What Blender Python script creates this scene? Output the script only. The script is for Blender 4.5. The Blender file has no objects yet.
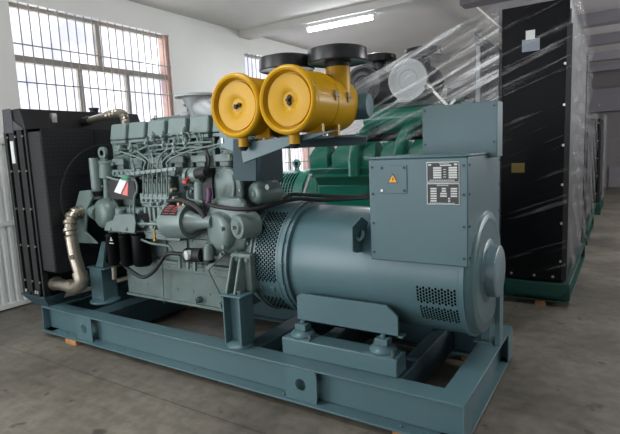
import bpy, bmesh, math, random
from math import sin, cos, pi, radians
from mathutils import Vector as V, Matrix
random.seed(7)
S = bpy.context.scene
COL = S.collection

# ------------------------------------------------------------------ camera
EYE = V((0, 0, 1.75)); FPX = 493.28
YAW, PIT, ROL = -0.570226, 0.132308, -0.0442235
_f = V((sin(YAW) * cos(PIT), cos(YAW) * cos(PIT), -sin(PIT)))
_r = V((cos(YAW), -sin(YAW), 0)); _u = _r.cross(_f)
R_ = _r * cos(ROL) + _u * sin(ROL); U_ = -_r * sin(ROL) + _u * cos(ROL)
cam = bpy.data.objects.new('camera', bpy.data.cameras.new('camera'))
COL.objects.link(cam); S.camera = cam
cam.data.sensor_width = 36; cam.data.lens = FPX / 620 * 36
cam.matrix_world = Matrix.Translation(EYE) @ Matrix((R_, U_, -_f)).transposed().to_4x4()
cam.data.dof.use_dof = False


def at(x, y, Y):
    """point of the world on the vertical plane Y seen at (x, y)"""
    d = R_ * (x - 310) / FPX - U_ * (y - 217) / FPX + _f
    return EYE + d * (Y / d.y)


# ------------------------------------------------------------------ world, lights, exposure
w = bpy.data.worlds.new('daylight'); S.world = w; w.use_nodes = True
bg = w.node_tree.nodes['Background']
bg.inputs[0].default_value = (0.93, 0.95, 1.0, 1); bg.inputs[1].default_value = 1.5
S.view_settings.view_transform = 'Standard'; S.view_settings.look = 'None'
S.view_settings.gamma = 1; S.view_settings.use_curve_mapping = False
S.view_settings.exposure = 0.25


def area(name, loc, direction, sx, sy, power, color=(1, 1, 1)):
    l = bpy.data.lights.new(name, 'AREA'); l.shape = 'RECTANGLE'; l.size = sx; l.size_y = sy
    l.energy = power; l.color = color
    o = bpy.data.objects.new(name, l); COL.objects.link(o)
    o.location = loc; o.rotation_euler = V(direction).to_track_quat('-Z', 'Y').to_euler()
    return o


area('added_side_light', (-6.15, -1.6, 1.9), (1, 0, -0.05), 4.2, 3.2, 170, (0.92, 0.97, 1.0))  # added key light, set in an unseen doorway of the left wall
area('added_front_light', (-2.8, -4.85, 1.9), (0, 1, -0.05), 4.4, 3.2, 60, (0.95, 0.98, 1.0))  # added fill light behind the camera, in an unseen doorway
area('daylight_window', (-6.75, 4.6, 2.4), (1, 0, -0.02), 3.0, 3.2, 60, (0.96, 0.97, 1.0))
area('added_right_light', (5.95, 9.5, 2.9), (-1, -.12, .05), 12, 1.6, 680, (0.97, 0.98, 1.0))  # added fill for left wall and ceiling; the right wall has no windows
area('daylight_window', (-6.75, 8.9, 2.4), (1, 0, -0.02), 3.0, 3.2, 60, (0.96, 0.97, 1.0))


# ------------------------------------------------------------------ materials
def lin(c):
    return tuple(((v / 255) / 12.92 if v / 255 <= .04045 else ((v / 255 + .055) / 1.055) ** 2.4) for v in c) + (1,)


def mat(name, col, rough=.5, metal=0, spec=.5, noise=0, nscale=8, bump=0, bscale=60, col2=None, coat=0):
    m = bpy.data.materials.new(name); m.use_nodes = True
    n = m.node_tree.nodes; L = m.node_tree.links; b = n['Principled BSDF']
    c = lin(col)
    b.inputs['Base Color'].default_value = c; b.inputs['Roughness'].default_value = rough
    b.inputs['Metallic'].default_value = metal; b.inputs['Specular IOR Level'].default_value = spec
    b.inputs['Coat Weight'].default_value = coat; b.inputs['Coat Roughness'].default_value = .08
    tc = n.new('ShaderNodeTexCoord')
    if noise or col2:
        t = n.new('ShaderNodeTexNoise'); t.inputs['Scale'].default_value = nscale; t.inputs['Detail'].default_value = 6
        L.new(tc.outputs['Object'], t.inputs['Vector'])
        r = n.new('ShaderNodeValToRGB'); r.color_ramp.elements[0].position = .35; r.color_ramp.elements[1].position = .68
        k = 1 - noise
        r.color_ramp.elements[0].color = lin(col2) if col2 else (c[0] * k, c[1] * k, c[2] * k, 1)
        r.color_ramp.elements[1].color = c
        L.new(t.outputs['Fac'], r.inputs[0]); L.new(r.outputs[0], b.inputs['Base Color'])
    if bump:
        t2 = n.new('ShaderNodeTexNoise'); t2.inputs['Scale'].default_value = bscale; t2.inputs['Detail'].default_value = 4
        L.new(tc.outputs['Object'], t2.inputs['Vector'])
        bp = n.new('ShaderNodeBump'); bp.inputs['Strength'].default_value = bump; bp.inputs['Distance'].default_value = .01
        L.new(t2.outputs['Fac'], bp.inputs['Height']); L.new(bp.outputs[0], b.inputs['Normal'])
    return m


def emis(name, col, st):
    m = bpy.data.materials.new(name); m.use_nodes = True
    b = m.node_tree.nodes['Principled BSDF']
    b.inputs['Emission Color'].default_value = lin(col); b.inputs['Emission Strength'].default_value = st
    return m


M = {}
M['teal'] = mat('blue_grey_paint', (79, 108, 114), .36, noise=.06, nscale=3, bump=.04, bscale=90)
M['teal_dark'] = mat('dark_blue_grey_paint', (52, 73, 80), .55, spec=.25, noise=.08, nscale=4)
M['engine'] = mat('engine_grey_green_paint', (102, 120, 116), .36, noise=.18, nscale=9, bump=.1, bscale=70)
M['engine_light'] = mat('engine_pale_paint', (111, 128, 125), .34, noise=.1, nscale=9)
M['yellow'] = mat('yellow_enamel', (198, 150, 20), .33, spec=.22, noise=.05, nscale=3, coat=.06)
M['black'] = mat('black_paint', (15, 16, 19), .45, noise=.1)
M['black_gloss'] = mat('black_gloss_paint', (5, 6, 9), .4, noise=.1, spec=.16)
M['greyplate'] = mat('dark_grey_plate', (72, 72, 80), .45)
M['teal_light'] = mat('pale_blue_grey_paint', (98, 122, 130), .36)
M['guardwire'] = mat('dark_guard_wire', (48, 49, 54), .45)
M['clasp'] = mat('worn_clasp', (150, 140, 120), .6)
M['dimyellow'] = mat('faded_yellow_label', (104, 92, 34), .6)
M['disc'] = mat('pale_disc', (196, 200, 200), .4)
M['void'] = mat('dark_vent_interior', (7, 8, 9), .9, spec=.05)
M['rubber'] = mat('black_rubber', (20, 20, 21), .6)
M['cap'] = mat('black_plastic', (28, 30, 33), .3)
M['silver'] = mat('aluminised_casting', (164, 168, 170), .45, metal=.15, noise=.15, nscale=12, bump=.1)
M['hose'] = mat('bronze_metal_hose', (168, 160, 146), .32, metal=.85, noise=.15, nscale=20)
M['steel'] = mat('zinc_bolt', (190, 190, 186), .3, metal=.9)
M['green'] = mat('green_enamel', (10, 126, 102), .28, noise=.1, nscale=6, coat=.4)
M['green_dark'] = mat('green_frame_paint', (8, 62, 52), .4, noise=.1, nscale=6)
M['wood'] = mat('pine_wood', (190, 140, 86), .7, col2=(158, 110, 64), nscale=14)
M['white'] = mat('white_paper', (225, 226, 226), .6)
M['greylabel'] = mat('grey_paper', (140, 150, 160), .6)
M['plate'] = mat('black_nameplate', (22, 24, 26), .35)
M['platelight'] = mat('silver_nameplate_print', (205, 208, 205), .35)
M['red'] = mat('red_plastic', (190, 30, 26), .4)
M['pink'] = mat('pink_tag', (222, 120, 118), .6)
M['greentag'] = mat('green_tag', (40, 130, 90), .6)
M['orange'] = mat('warning_yellow', (238, 168, 24), .45)
M['brass'] = mat('brass', (176, 140, 70), .35, metal=.8)
M['wirepurple'] = mat('purple_wire', (96, 58, 96), .5)
M['winframe'] = mat('window_frame_paint', (172, 165, 152), .6, noise=.15)
M['winjamb'] = mat('brown_primer_steel', (190, 152, 136), .6, noise=.2)
M['bar'] = mat('window_bar_steel', (150, 150, 156), .5)
M['wall'] = mat('white_plaster', (247, 247, 244), .85, noise=.05, nscale=1.2, bump=.05, bscale=30)
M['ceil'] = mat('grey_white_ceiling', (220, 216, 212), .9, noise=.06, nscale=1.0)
M['farwall'] = mat('far_grey_wall', (128, 124, 124), .85, noise=.1, nscale=.7)
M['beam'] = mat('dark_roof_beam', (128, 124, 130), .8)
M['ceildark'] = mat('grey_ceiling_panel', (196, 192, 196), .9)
M['shutter'] = mat('white_ribbed_sheet', (226, 230, 228), .5)
M['tube'] = emis('lit_tube', (245, 250, 255), 26)
M['fixture'] = mat('white_fixture', (215, 215, 215), .5)
M['glassw'] = mat('gauge_glass', (190, 198, 196), .1)


def glass_mat():
    m = bpy.data.materials.new('frosted_window_glass'); m.use_nodes = True
    n = m.node_tree.nodes; L = m.node_tree.links; n.clear()
    o = n.new('ShaderNodeOutputMaterial'); mx = n.new('ShaderNodeMixShader')
    a = n.new('ShaderNodeBsdfTransparent'); g = n.new('ShaderNodeBsdfGlossy'); g.inputs['Roughness'].default_value = .15
    t = n.new('ShaderNodeTexNoise'); t.inputs['Scale'].default_value = 2.2
    r = n.new('ShaderNodeValToRGB'); r.color_ramp.elements[0].color = (.78, .78, .84, 1); r.color_ramp.elements[1].color = (1, 1, 1, 1)
    r.color_ramp.elements[0].position = .38; r.color_ramp.elements[1].position = .6
    tc = n.new('ShaderNodeTexCoord')
    L.new(tc.outputs['Object'], t.inputs['Vector']); L.new(t.outputs['Fac'], r.inputs[0]); L.new(r.outputs[0], a.inputs[0])
    mx.inputs[0].default_value = .05
    L.new(a.outputs[0], mx.inputs[1]); L.new(g.outputs[0], mx.inputs[2]); L.new(mx.outputs[0], o.inputs[0])
    return m


M['glass'] = glass_mat()


def film_mat(lo=.03, hi=.75, p0=.5, p1=.76, fade=True):
    m = bpy.data.materials.new('stretch_film'); m.use_nodes = True
    n = m.node_tree.nodes; L = m.node_tree.links; n.clear()
    o = n.new('ShaderNodeOutputMaterial'); mx = n.new('ShaderNodeMixShader'); mx2 = n.new('ShaderNodeMixShader')
    a = n.new('ShaderNodeBsdfTransparent'); g = n.new('ShaderNodeBsdfGlossy'); g.inputs['Roughness'].default_value = .22
    d = n.new('ShaderNodeBsdfTranslucent'); d.inputs[0].default_value = (.9, .9, .92, 1)
    d2 = n.new('ShaderNodeBsdfDiffuse'); d2.inputs[0].default_value = (.85, .86, .88, 1)
    ad = n.new('ShaderNodeMixShader'); ad.inputs[0].default_value = .5
    tc = n.new('ShaderNodeTexCoord'); mp = n.new('ShaderNodeMapping')
    mp.inputs['Rotation'].default_value = (0, radians(21), 0)
    mq = n.new('ShaderNodeMapping'); mq.inputs['Scale'].default_value = (.4, 1.2, 12)
    t = n.new('ShaderNodeTexNoise'); t.inputs['Scale'].default_value = 1.4; t.inputs['Detail'].default_value = 7; t.inputs['Roughness'].default_value = .6
    r = n.new('ShaderNodeValToRGB')
    e = r.color_ramp.elements; e[0].position = p0; e[0].color = (lo, lo, lo, 1); e[1].position = p1; e[1].color = (hi, hi, hi, 1)
    L.new(tc.outputs['Object'], mp.inputs[0]); L.new(mp.outputs[0], mq.inputs[0]); L.new(mq.outputs[0], t.inputs['Vector']); L.new(t.outputs['Fac'], r.inputs[0])
    bp = n.new('ShaderNodeBump'); bp.inputs['Strength'].default_value = .5; bp.inputs['Distance'].default_value = .03
    L.new(t.outputs['Fac'], bp.inputs['Height'])
    for s in (g, d, d2): L.new(bp.outputs[0], s.inputs['Normal'])
    L.new(d.outputs[0], ad.inputs[1]); L.new(d2.outputs[0], ad.inputs[2])
    L.new(ad.outputs[0], mx2.inputs[1]); L.new(g.outputs[0], mx2.inputs[2]); mx2.inputs[0].default_value = .45
    if fade:            # the film is wound thicker towards the top
        sp = n.new('ShaderNodeSeparateXYZ'); mr = n.new('ShaderNodeMapRange'); mu = n.new('ShaderNodeMath'); mu.operation = 'MULTIPLY'
        mr.inputs[1].default_value = 1.7; mr.inputs[2].default_value = 2.5; mr.inputs[3].default_value = .2; mr.inputs[4].default_value = 1.5
        L.new(tc.outputs['Object'], sp.inputs[0]); L.new(sp.outputs[2], mr.inputs[0]); L.new(mr.outputs[0], mu.inputs[0]); L.new(r.outputs[0], mu.inputs[1])
        L.new(mu.outputs[0], mx.inputs[0])
    else: L.new(r.outputs[0], mx.inputs[0])
    L.new(a.outputs[0], mx.inputs[1]); L.new(mx2.outputs[0], mx.inputs[2])
    L.new(mx.outputs[0], o.inputs[0])
    return m


M['film'] = film_mat(); M['film_veil'] = film_mat(.08, .28, .5, .8, False); M['film_thin'] = film_mat(.0, .4, .58, .82, False)


def floor_mat():
    m = bpy.data.materials.new('stained_concrete'); m.use_nodes = True
    n = m.node_tree.nodes; L = m.node_tree.links; b = n['Principled BSDF']
    tc = n.new('ShaderNodeTexCoord')

    def noise(sc, det, sx=1, sy=1):
        mp = n.new('ShaderNodeMapping'); mp.inputs['Scale'].default_value = (sx, sy, 1)
        t = n.new('ShaderNodeTexNoise'); t.inputs['Scale'].default_value = sc; t.inputs['Detail'].default_value = det
        t.inputs['Roughness'].default_value = .62
        L.new(tc.outputs['Object'], mp.inputs[0]); L.new(mp.outputs[0], t.inputs['Vector'])
        return t.outputs['Fac']

    def ramp(src, p0, c0, p1, c1):
        r = n.new('ShaderNodeValToRGB'); r.color_ramp.elements[0].position = p0; r.color_ramp.elements[1].position = p1
        r.color_ramp.elements[0].color = c0; r.color_ramp.elements[1].color = c1
        L.new(src, r.inputs[0]); return r.outputs[0]

    def mul(a, b2):
        x = n.new('ShaderNodeMix'); x.data_type = 'RGBA'; x.blend_type = 'MULTIPLY'; x.inputs[0].default_value = 1
        L.new(a, x.inputs[6]); L.new(b2, x.inputs[7]); return x.outputs[2]
    base = ramp(noise(.9, 8), .32, lin((88, 83, 74)), .7, lin((134, 128, 116)))
    fine = ramp(noise(9, 6), .35, (.72, .72, .72, 1), .6, (1.03, 1.03, 1.03, 1))
    spots = ramp(noise(5.5, 2), .27, (.42, .41, .40, 1), .34, (1, 1, 1, 1))
    scr = ramp(noise(3, 5, .4, 5), .3, (.84, .83, .82, 1), .55, (1, 1, 1, 1))
    # saw-cut joints of the slab
    sp = n.new('ShaderNodeSeparateXYZ'); L.new(tc.outputs['Object'], sp.inputs[0])

    def joint(out, off, period):
        a = n.new('ShaderNodeMath'); a.operation = 'ADD'; a.inputs[1].default_value = off + 100 * period; L.new(out, a.inputs[0])
        q = n.new('ShaderNodeMath'); q.operation = 'MODULO'; q.inputs[1].default_value = period; L.new(a.outputs[0], q.inputs[0])
        g = n.new('ShaderNodeMath'); g.operation = 'LESS_THAN'; g.inputs[1].default_value = .012; L.new(q.outputs[0], g.inputs[0])
        return ramp(g.outputs[0], 0, (1, 1, 1, 1), 1, (.6, .59, .58, 1))
    c = mul(mul(mul(base, fine), spots), scr)
    c = mul(mul(c, joint(sp.outputs[0], 5.55, 4.6)), joint(sp.outputs[1], -2.25, 5.0))
    L.new(c, b.inputs['Base Color'])
    rr = ramp(noise(2.2, 5), .3, (.38, .38, .38, 1), .7, (.62, .62, .62, 1)); L.new(rr, b.inputs['Roughness'])
    bp = n.new('ShaderNodeBump'); bp.inputs['Strength'].default_value = .12; bp.inputs['Distance'].default_value = .01
    L.new(noise(22, 6), bp.inputs['Height']); L.new(bp.outputs[0], b.inputs['Normal'])
    return m


M['floor'] = floor_mat()


def mesh_guard_mat(scl):
    """black guard sheet with punched holes"""
    m = bpy.data.materials.new('perforated_black_sheet'); m.use_nodes = True
    n = m.node_tree.nodes; L = m.node_tree.links; b = n['Principled BSDF']
    tc = n.new('ShaderNodeTexCoord'); mp = n.new('ShaderNodeMapping'); mp.inputs['Scale'].default_value = scl
    vo = n.new('ShaderNodeTexVoronoi'); vo.inputs['Randomness'].default_value = 0; vo.inputs['Scale'].default_value = 1
    r = n.new('ShaderNodeValToRGB'); r.color_ramp.elements[0].position = .26; r.color_ramp.elements[1].position = .34
    r.color_ramp.elements[0].color = lin((7, 7, 9)); r.color_ramp.elements[1].color = lin((27, 28, 32))
    L.new(tc.outputs['Object'], mp.inputs[0]); L.new(mp.outputs[0], vo.inputs['Vector']); L.new(vo.outputs['Distance'], r.inputs[0])
    L.new(r.outputs[0], b.inputs['Base Color']); b.inputs['Roughness'].default_value = .45
    return m


M['guard'] = mesh_guard_mat((0, 26, 26)); M['guardside'] = mesh_guard_mat((26, 0, 26))


# ------------------------------------------------------------------ mesh helpers
class MB:
    def __init__(s): s.bm = bmesh.new()

    def box(s, lo, hi, rot=None, about=None, mi=0):
        lo, hi = V(lo), V(hi)
        vs = [s.bm.verts.new((x, y, z)) for z in (lo.z, hi.z) for y in (lo.y, hi.y) for x in (lo.x, hi.x)]
        if rot:
            c = V(about) if about is not None else (lo + hi) / 2
            for v in vs: v.co = c + rot @ (v.co - c)
        for q in ((0, 2, 3, 1), (4, 5, 7, 6), (0, 1, 5, 4), (2, 6, 7, 3), (0, 4, 6, 2), (1, 3, 7, 5)):
            s.bm.faces.new([vs[i] for i in q]).material_index = mi
        return s

    def bar(s, a, b, wd, ht, up=(0, 0, 1)):
        """rectangular bar from a to b"""
        a, b = V(a), V(b); d = (b - a).normalized(); u = V(up)
        sd = d.cross(u).normalized(); u = sd.cross(d)
        vs = [s.bm.verts.new(p + sd * i * wd / 2 + u * j * ht / 2) for p in (a, b) for j in (-1, 1) for i in (-1, 1)]
        for q in ((0, 2, 3, 1), (4, 5, 7, 6), (0, 1, 5, 4), (2, 6, 7, 3), (0, 4, 6, 2), (1, 3, 7, 5)):
            s.bm.faces.new([vs[i] for i in q])
        return s

    def lathe(s, o, axis, prof, n=32, squash=None):
        """prof: list of (distance along axis, radius)"""
        o = V(o); ax = V(axis).normalized()
        t = V((0, 0, 1)) if abs(ax.z) < .9 else V((1, 0, 0))
        e1 = ax.cross(t).normalized(); e2 = ax.cross(e1)
        rings = []
        for d, r in prof:
            if r < 1e-6: rings.append([s.bm.verts.new(o + ax * d)])
            else: rings.append([s.bm.verts.new(o + ax * d + (e1 * cos(2 * pi * k / n) + e2 * sin(2 * pi * k / n)) * r) for k in range(n)])
        for A, B in zip(rings, rings[1:]):
            for k in range(n):
                k2 = (k + 1) % n
                if len(A) == 1 and len(B) == 1: continue
                if len(A) == 1: f = [A[0], B[k2], B[k]]
                elif len(B) == 1: f = [A[k], A[k2], B[0]]
                else: f = [A[k], A[k2], B[k2], B[k]]
                s.bm.faces.new(f)
        for e, rv in ((rings[0], True), (rings[-1], False)):
            if len(e) > 2: s.bm.faces.new(list(reversed(e)) if rv else e)
        return s

    def cyl(s, a, b, r, r2=None, n=20):
        a, b = V(a), V(b)
        return s.lathe(a, b - a, [(0, r), ((b - a).length, r if r2 is None else r2)], n)

    def tube(s, pts, r, n=10, sub=0):
        pts = [V(p) for p in pts]
        if sub:
            out = []
            P = [pts[0] * 2 - pts[1]] + pts + [pts[-1] * 2 - pts[-2]]
            for i in range(1, len(P) - 2):
                for k in range(sub):
                    t = k / sub; p0, p1, p2, p3 = P[i - 1:i + 3]
                    out.append(.5 * ((2 * p1) + (p2 - p0) * t + (2 * p0 - 5 * p1 + 4 * p2 - p3) * t * t + (3 * p1 - p0 - 3 * p2 + p3) * t ** 3))
            out.append(pts[-1]); pts = out
        rings = []; nrm = None
        for i, p in enumerate(pts):
            d = (pts[min(i + 1, len(pts) - 1)] - pts[max(i - 1, 0)]).normalized()
            if nrm is None: nrm = d.orthogonal().normalized()
            nrm = (nrm - d * nrm.dot(d)).normalized(); bn = d.cross(nrm)
            rr = r[i] if isinstance(r, list) else (r(i / (len(pts) - 1)) if callable(r) else r)
            rings.append([s.bm.verts.new(p + (nrm * cos(2 * pi * k / n) + bn * sin(2 * pi * k / n)) * rr) for k in range(n)])
        for A, B in zip(rings, rings[1:]):
            for k in range(n): s.bm.faces.new([A[k], A[(k + 1) % n], B[(k + 1) % n], B[k]])
        s.bm.faces.new(list(reversed(rings[0]))); s.bm.faces.new(rings[-1])
        return s

    def prism(s, pts, vec):
        a = [s.bm.verts.new(p) for p in pts]; b = [s.bm.verts.new(V(p) + V(vec)) for p in pts]
        n = len(a); s.bm.faces.new(list(reversed(a))); s.bm.faces.new(b)
        for i in range(n): s.bm.faces.new([a[i], a[(i + 1) % n], b[(i + 1) % n], b[i]])
        return s

    def loft(s, secs):
        """join rings of points with equal counts"""
        R = [[s.bm.verts.new(p) for p in q] for q in secs]; n = len(R[0])
        for A, B in zip(R, R[1:]):
            for k in range(n): s.bm.faces.new([A[k], A[(k + 1) % n], B[(k + 1) % n], B[k]])
        s.bm.faces.new(list(reversed(R[0]))); s.bm.faces.new(R[-1])
        return s

    def build(s, name, m, parent=None, bevel=0, loc=None, label=None, smooth=40, seg=2, split=False):
        if split:                                  # every loose piece becomes an object of its own
            left = set(s.bm.verts); out = []
            while left:
                st = [next(iter(left))]; grp = set(st)
                while st:
                    v = st.pop()
                    for e in v.link_edges:
                        q = e.other_vert(v)
                        if q not in grp: grp.add(q); st.append(q)
                left -= grp; k = MB(); mp = {v: k.bm.verts.new(v.co) for v in grp}
                for f in {f for v in grp for f in v.link_faces}: k.bm.faces.new([mp[v] for v in f.verts])
                out.append(k)
            s.bm.free()
            return [k.build(name, m, parent, bevel, loc, label, smooth, seg) for k in out]
        bmesh.ops.recalc_face_normals(s.bm, faces=s.bm.faces)
        me = bpy.data.meshes.new(name)
        o = bpy.data.objects.new(name, me); COL.objects.link(o)
        if loc is not None:
            bmesh.ops.translate(s.bm, verts=s.bm.verts, vec=-V(loc)); o.location = loc
        s.bm.to_mesh(me); s.bm.free()
        for f in me.polygons: f.use_smooth = True
        me.set_sharp_from_angle(angle=radians(smooth))
        for mm in (m if isinstance(m, (list, tuple)) else [m]): me.materials.append(M[mm])
        if bevel:
            b = o.modifiers.new('bevel', 'BEVEL'); b.width = bevel; b.segments = seg; b.limit_method = 'ANGLE'; b.angle_limit = radians(35)
        if parent is not None:
            o.parent = parent
            pl = V((0, 0, 0)); q = parent
            while q is not None: pl += q.location; q = q.parent
            o.location = o.location - pl          # parents are never rotated at build time
        if label: o['label'] = label
        return o


def thing(name, label, cat, loc=(0, 0, 0), group=None):
    o = bpy.data.objects.new(name, None); COL.objects.link(o); o.location = loc; o.empty_display_size = .1
    o['label'] = label; o['category'] = cat
    if group: o['group'] = group
    return o


def tag(o, label, cat, group=None):
    o['label'] = label; o['category'] = cat
    if group: o['group'] = group
    return o


def struct(name, mb, m, **k):
    o = mb.build(name, m, **k)
    if o.parent is None: o['kind'] = 'structure'
    return o


def bolts(mb, pts, nrm, r=.009, t=.008):
    for p in pts: mb.lathe(V(p) - V(nrm) * .002, nrm, [(0, r), (t, r)], 6)


# ------------------------------------------------------------------ the hall
XW = -6.324; ZC = 4.09; YF = 20.8; XR = 6.0; YN = -5.0
struct('floor', MB().box((XW - .3, YN - .3, -.15), (XR + .3, YF + .3, 0)), 'floor')
struct('ceiling', MB().box((XW - .3, YN - .3, ZC), (XR + .3, YF + .3, ZC + .15)), 'ceil')

WIN = [(3.36, 5.87, 1.0, 3.72), (7.76, 10.02, 1.0, 3.72)]
wl = MB()
# left wall open at the two windows and at a doorway added for light
ys = [(YN - .3, -3.7, 0, ZC), (.5, 3.36, 0, ZC), (5.87, 7.76, 0, ZC), (10.02, YF + .3, 0, ZC), (-3.7, .5, 3.5, ZC)]
for a, b, z0, z1 in ys: wl.box((XW - .24, a, z0), (XW, b, z1))
for a, b, z0, z1 in WIN: wl.box((XW - .24, a, 0), (XW, b, z0)); wl.box((XW - .24, a, z1), (XW, b, ZC))
struct('wall_left', wl, 'wall')
struct('wall_far', MB().box((XW, YF, 0), (XR, YF + .2, ZC)), 'farwall')
struct('wall_right', MB().box((XR, YN, 0), (XR + .2, YF, ZC)), 'wall')
wn = MB()
wn.box((XW, YN - .2, 0), (-5.0, YN, ZC)); wn.box((-.6, YN - .2, 0), (XR, YN, ZC)); wn.box((-5.0, YN - .2, 3.5), (-.6, YN, ZC))  # unseen opening, added for the front fill light
struct('wall_near', wn, 'wall')


def window(idx, y0, y1, z0, z1, mulls, zt, label=None):
    f = MB(); X0, X1 = XW - .16, XW - .1
    t = .05
    f.box((X0, y0, z1 - t), (X1, y1, z1)); f.box((X0, y0, z0), (X1, y1, z0 + t)); f.box((X0, y0, z0), (X1, y0 + t, z1))
    f.box((X0, y0, zt - .05), (X1 + .04, y1, zt + .03)); f.box((X0, y0, 2.02), (X1, y1, 2.08))
    for y, a, b in mulls: f.box((X0 + .005, y - .035, a), (X1 - .005, y + .035, b))
    fr = f.build('window_%d' % idx, 'winframe'); fr['kind'] = 'structure'
    j = MB().box((XW - .2, y1 - .07, z0), (XW - .04, y1, z1)).build('window_jamb', 'winjamb', fr, label='reddish brown steel jamb')
    MB().box((XW - .135, y0 + .02, z0 + .02), (XW - .128, y1 - .02, z1 - .02)).build('window_pane', 'glass', fr)
    g = MB()
    k = int((y1 - y0) / .131)
    for i in range(1, k + 1): g.cyl((XW - .03, y0 + (y1 - y0) * i / (k + 1), z0), (XW - .03, y0 + (y1 - y0) * i / (k + 1), z1), .008, n=8)
    for z in (z1 - .5, z1 - .96, z1 - 1.56, z1 - 2.2): g.box((XW - .035, y0, z - .008), (XW - .025, y1, z + .008))
    g.build('security_bars', 'bar', fr)


window(1, *WIN[0], [(4.62, 3.1, 3.7), (4.28, 1.05, 3.02), (5.06, 1.05, 3.02)], 3.06)
window(2, *WIN[1], [(8.9, 3.1, 3.7), (8.5, 1.05, 3.02), (9.3, 1.05, 3.02)], 3.06)

# white ribbed sliding door leaf on the left wall
d = MB(); y = 1.9; 
while y < 3.34:
    d.prism([(XW + .03, y, .03), (XW + .06, y + .015, .03), (XW + .06, y + .05, .03), (XW + .03, y + .065, .03)], (0, 0, 2.02)); y += .085
d.box((XW + .005, 1.86, .02), (XW + .03, 3.36, 2.08))
for z in (.02, 1.02, 2.0): d.box((XW + .02, 1.86, z), (XW + .075, 3.36, z + .055))
dr = struct('door_1', d, 'shutter'); 

# roof beams across the hall
struct('trim_1', MB().box((XW, 7.62, ZC - .12), (-2.52, 7.92, ZC)), 'ceil')
XB = -2.5
struct('trim_2', MB().box((XB, YN, ZC - .07), (XB + .3, YF, ZC)), 'ceil')
for i, yb in enumerate((7.9, 10.9, 13.2, 15.9, 18.4)):
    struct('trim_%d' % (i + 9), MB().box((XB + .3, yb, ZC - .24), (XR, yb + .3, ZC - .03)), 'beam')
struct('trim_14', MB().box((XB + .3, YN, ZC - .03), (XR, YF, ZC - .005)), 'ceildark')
fwb = MB().box((-2.6, YF - .5, 2.68), (XR, YF - .02, 3.46)); struct('trim_6', fwb, 'beam')
fwd = MB().box((-.47, YF - .09, 0), (2.2, YF - .02, .72)); 
struct('trim_7', fwd, 'beam')
struct('trim_8', MB().box((-2.6, YF - .06, 1.62), (XR, YF - .02, 1.7)), 'beam')


def tube_light(loc, label, L=1.25, power=30):
    t = thing('ceiling_light', label, 'ceiling light', loc, 'fluorescent lights')
    x, y, z = loc
    MB().box((x - L / 2 - .03, y - .05, z), (x + L / 2 + .03, y + .05, z + .055)).build('housing', 'fixture', t, bevel=.006)
    MB().cyl((x - L / 2, y, z - .03), (x + L / 2, y, z - .03), .036, n=14).build('tube', 'tube', t)
    for sx in (-1, 1): MB().box((x + sx * L / 2 - .02, y - .025, z - .06), (x + sx * L / 2 + .02, y + .025, z + .02)).build('lamp_holder', 'fixture', t)
    a = area('tube_glow', (0, 0, -.075), (0, 0, -1), L, .08, power, (.97, .99, 1.0)); a.parent = t


tube_light((-4.2, 7.75, ZC - .12 - .055), 'lit fluorescent tube fixed under the pale roof beam')
tube_light((-3.2, 1.6, ZC - .055), 'added fluorescent tube, out of view, on the ceiling above the near side of the blue-grey generator', power=32)  # unseen lamp added for more light from overhead
tube_light((.6, 3.4, ZC - .09), 'added fluorescent tube, out of view, under the dark ceiling right of the blue-grey generator', power=22)  # unseen lamp added to brighten the floor on the right
tube_light((.9, 8.9, ZC - .09), 'added fluorescent tube, out of view, above the aisle beside the tall black radiator', power=26)  # unseen lamp added to lift the aisle

# ------------------------------------------------------------------ the blue-grey generator set
G = thing('generator_set', 'blue-grey diesel generator set with two yellow air cleaners on a steel skid', 'generator', (-2.86, 3.32, 0))
YC = 3.32; X0, X1 = -5.0, -.71; Y0, Y1 = 2.62, 4.02; ZB, ZT = .045, .3; FL = .16


def ibeam_x(y, sgn):
    """rolled channel along X, web set back behind the flanges; sgn -1: opens to the viewer"""
    m = MB(); yb = y - sgn * FL
    ya, yb = min(y, yb), max(y, yb)
    e0, e1 = (.03, 0) if sgn < 0 else (0, .03)
    m.box((X0, ya, ZT - .014), (X1, yb, ZT)); m.box((X0, ya - e0, ZB), (X1, yb + e1, ZB + .014))
    yw = (ya + yb) / 2
    m.box((X0, yw - .006, ZB + .013), (X1, yw + .006, ZT - .013))
    for k in range(5):
        x = -4.62 + k * .88
        for yy in (ya + .022,): m.cyl((x, yy, ZB + .012), (x, yy, ZB + .022), .012, n=6)
    return m


ibeam_x(Y0, -1).build('side_beam', 'teal', G, bevel=.003)
ibeam_x(Y1, 1).build('side_beam', 'teal', G, bevel=.003)
for x, s in ((X1, -1), (X0, 1)):
    m = MB(); xa, xb = min(x, x + s * FL), max(x, x + s * FL)
    m.box((xa, Y0 + .001, ZT - .014), (xb, Y1 - .001, ZT + .001)); m.box((xa, Y0 + .001, ZB), (xb, Y1 - .001, ZB + .014))
    m.box((x + s * .07 - .006, Y0 + .08, ZB + .01), (x + s * .07 + .006, Y1 - .08, ZT - .01))
    for ya_, yb_ in ((Y0 + .002, Y0 + FL), (Y1 - FL, Y1 - .002)): m.box((x if s > 0 else x - .012, ya_, ZB + .012), (x + .012 if s > 0 else x, yb_, ZT - .012))
    m.build('end_beam', 'teal', G, bevel=.003)
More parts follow.
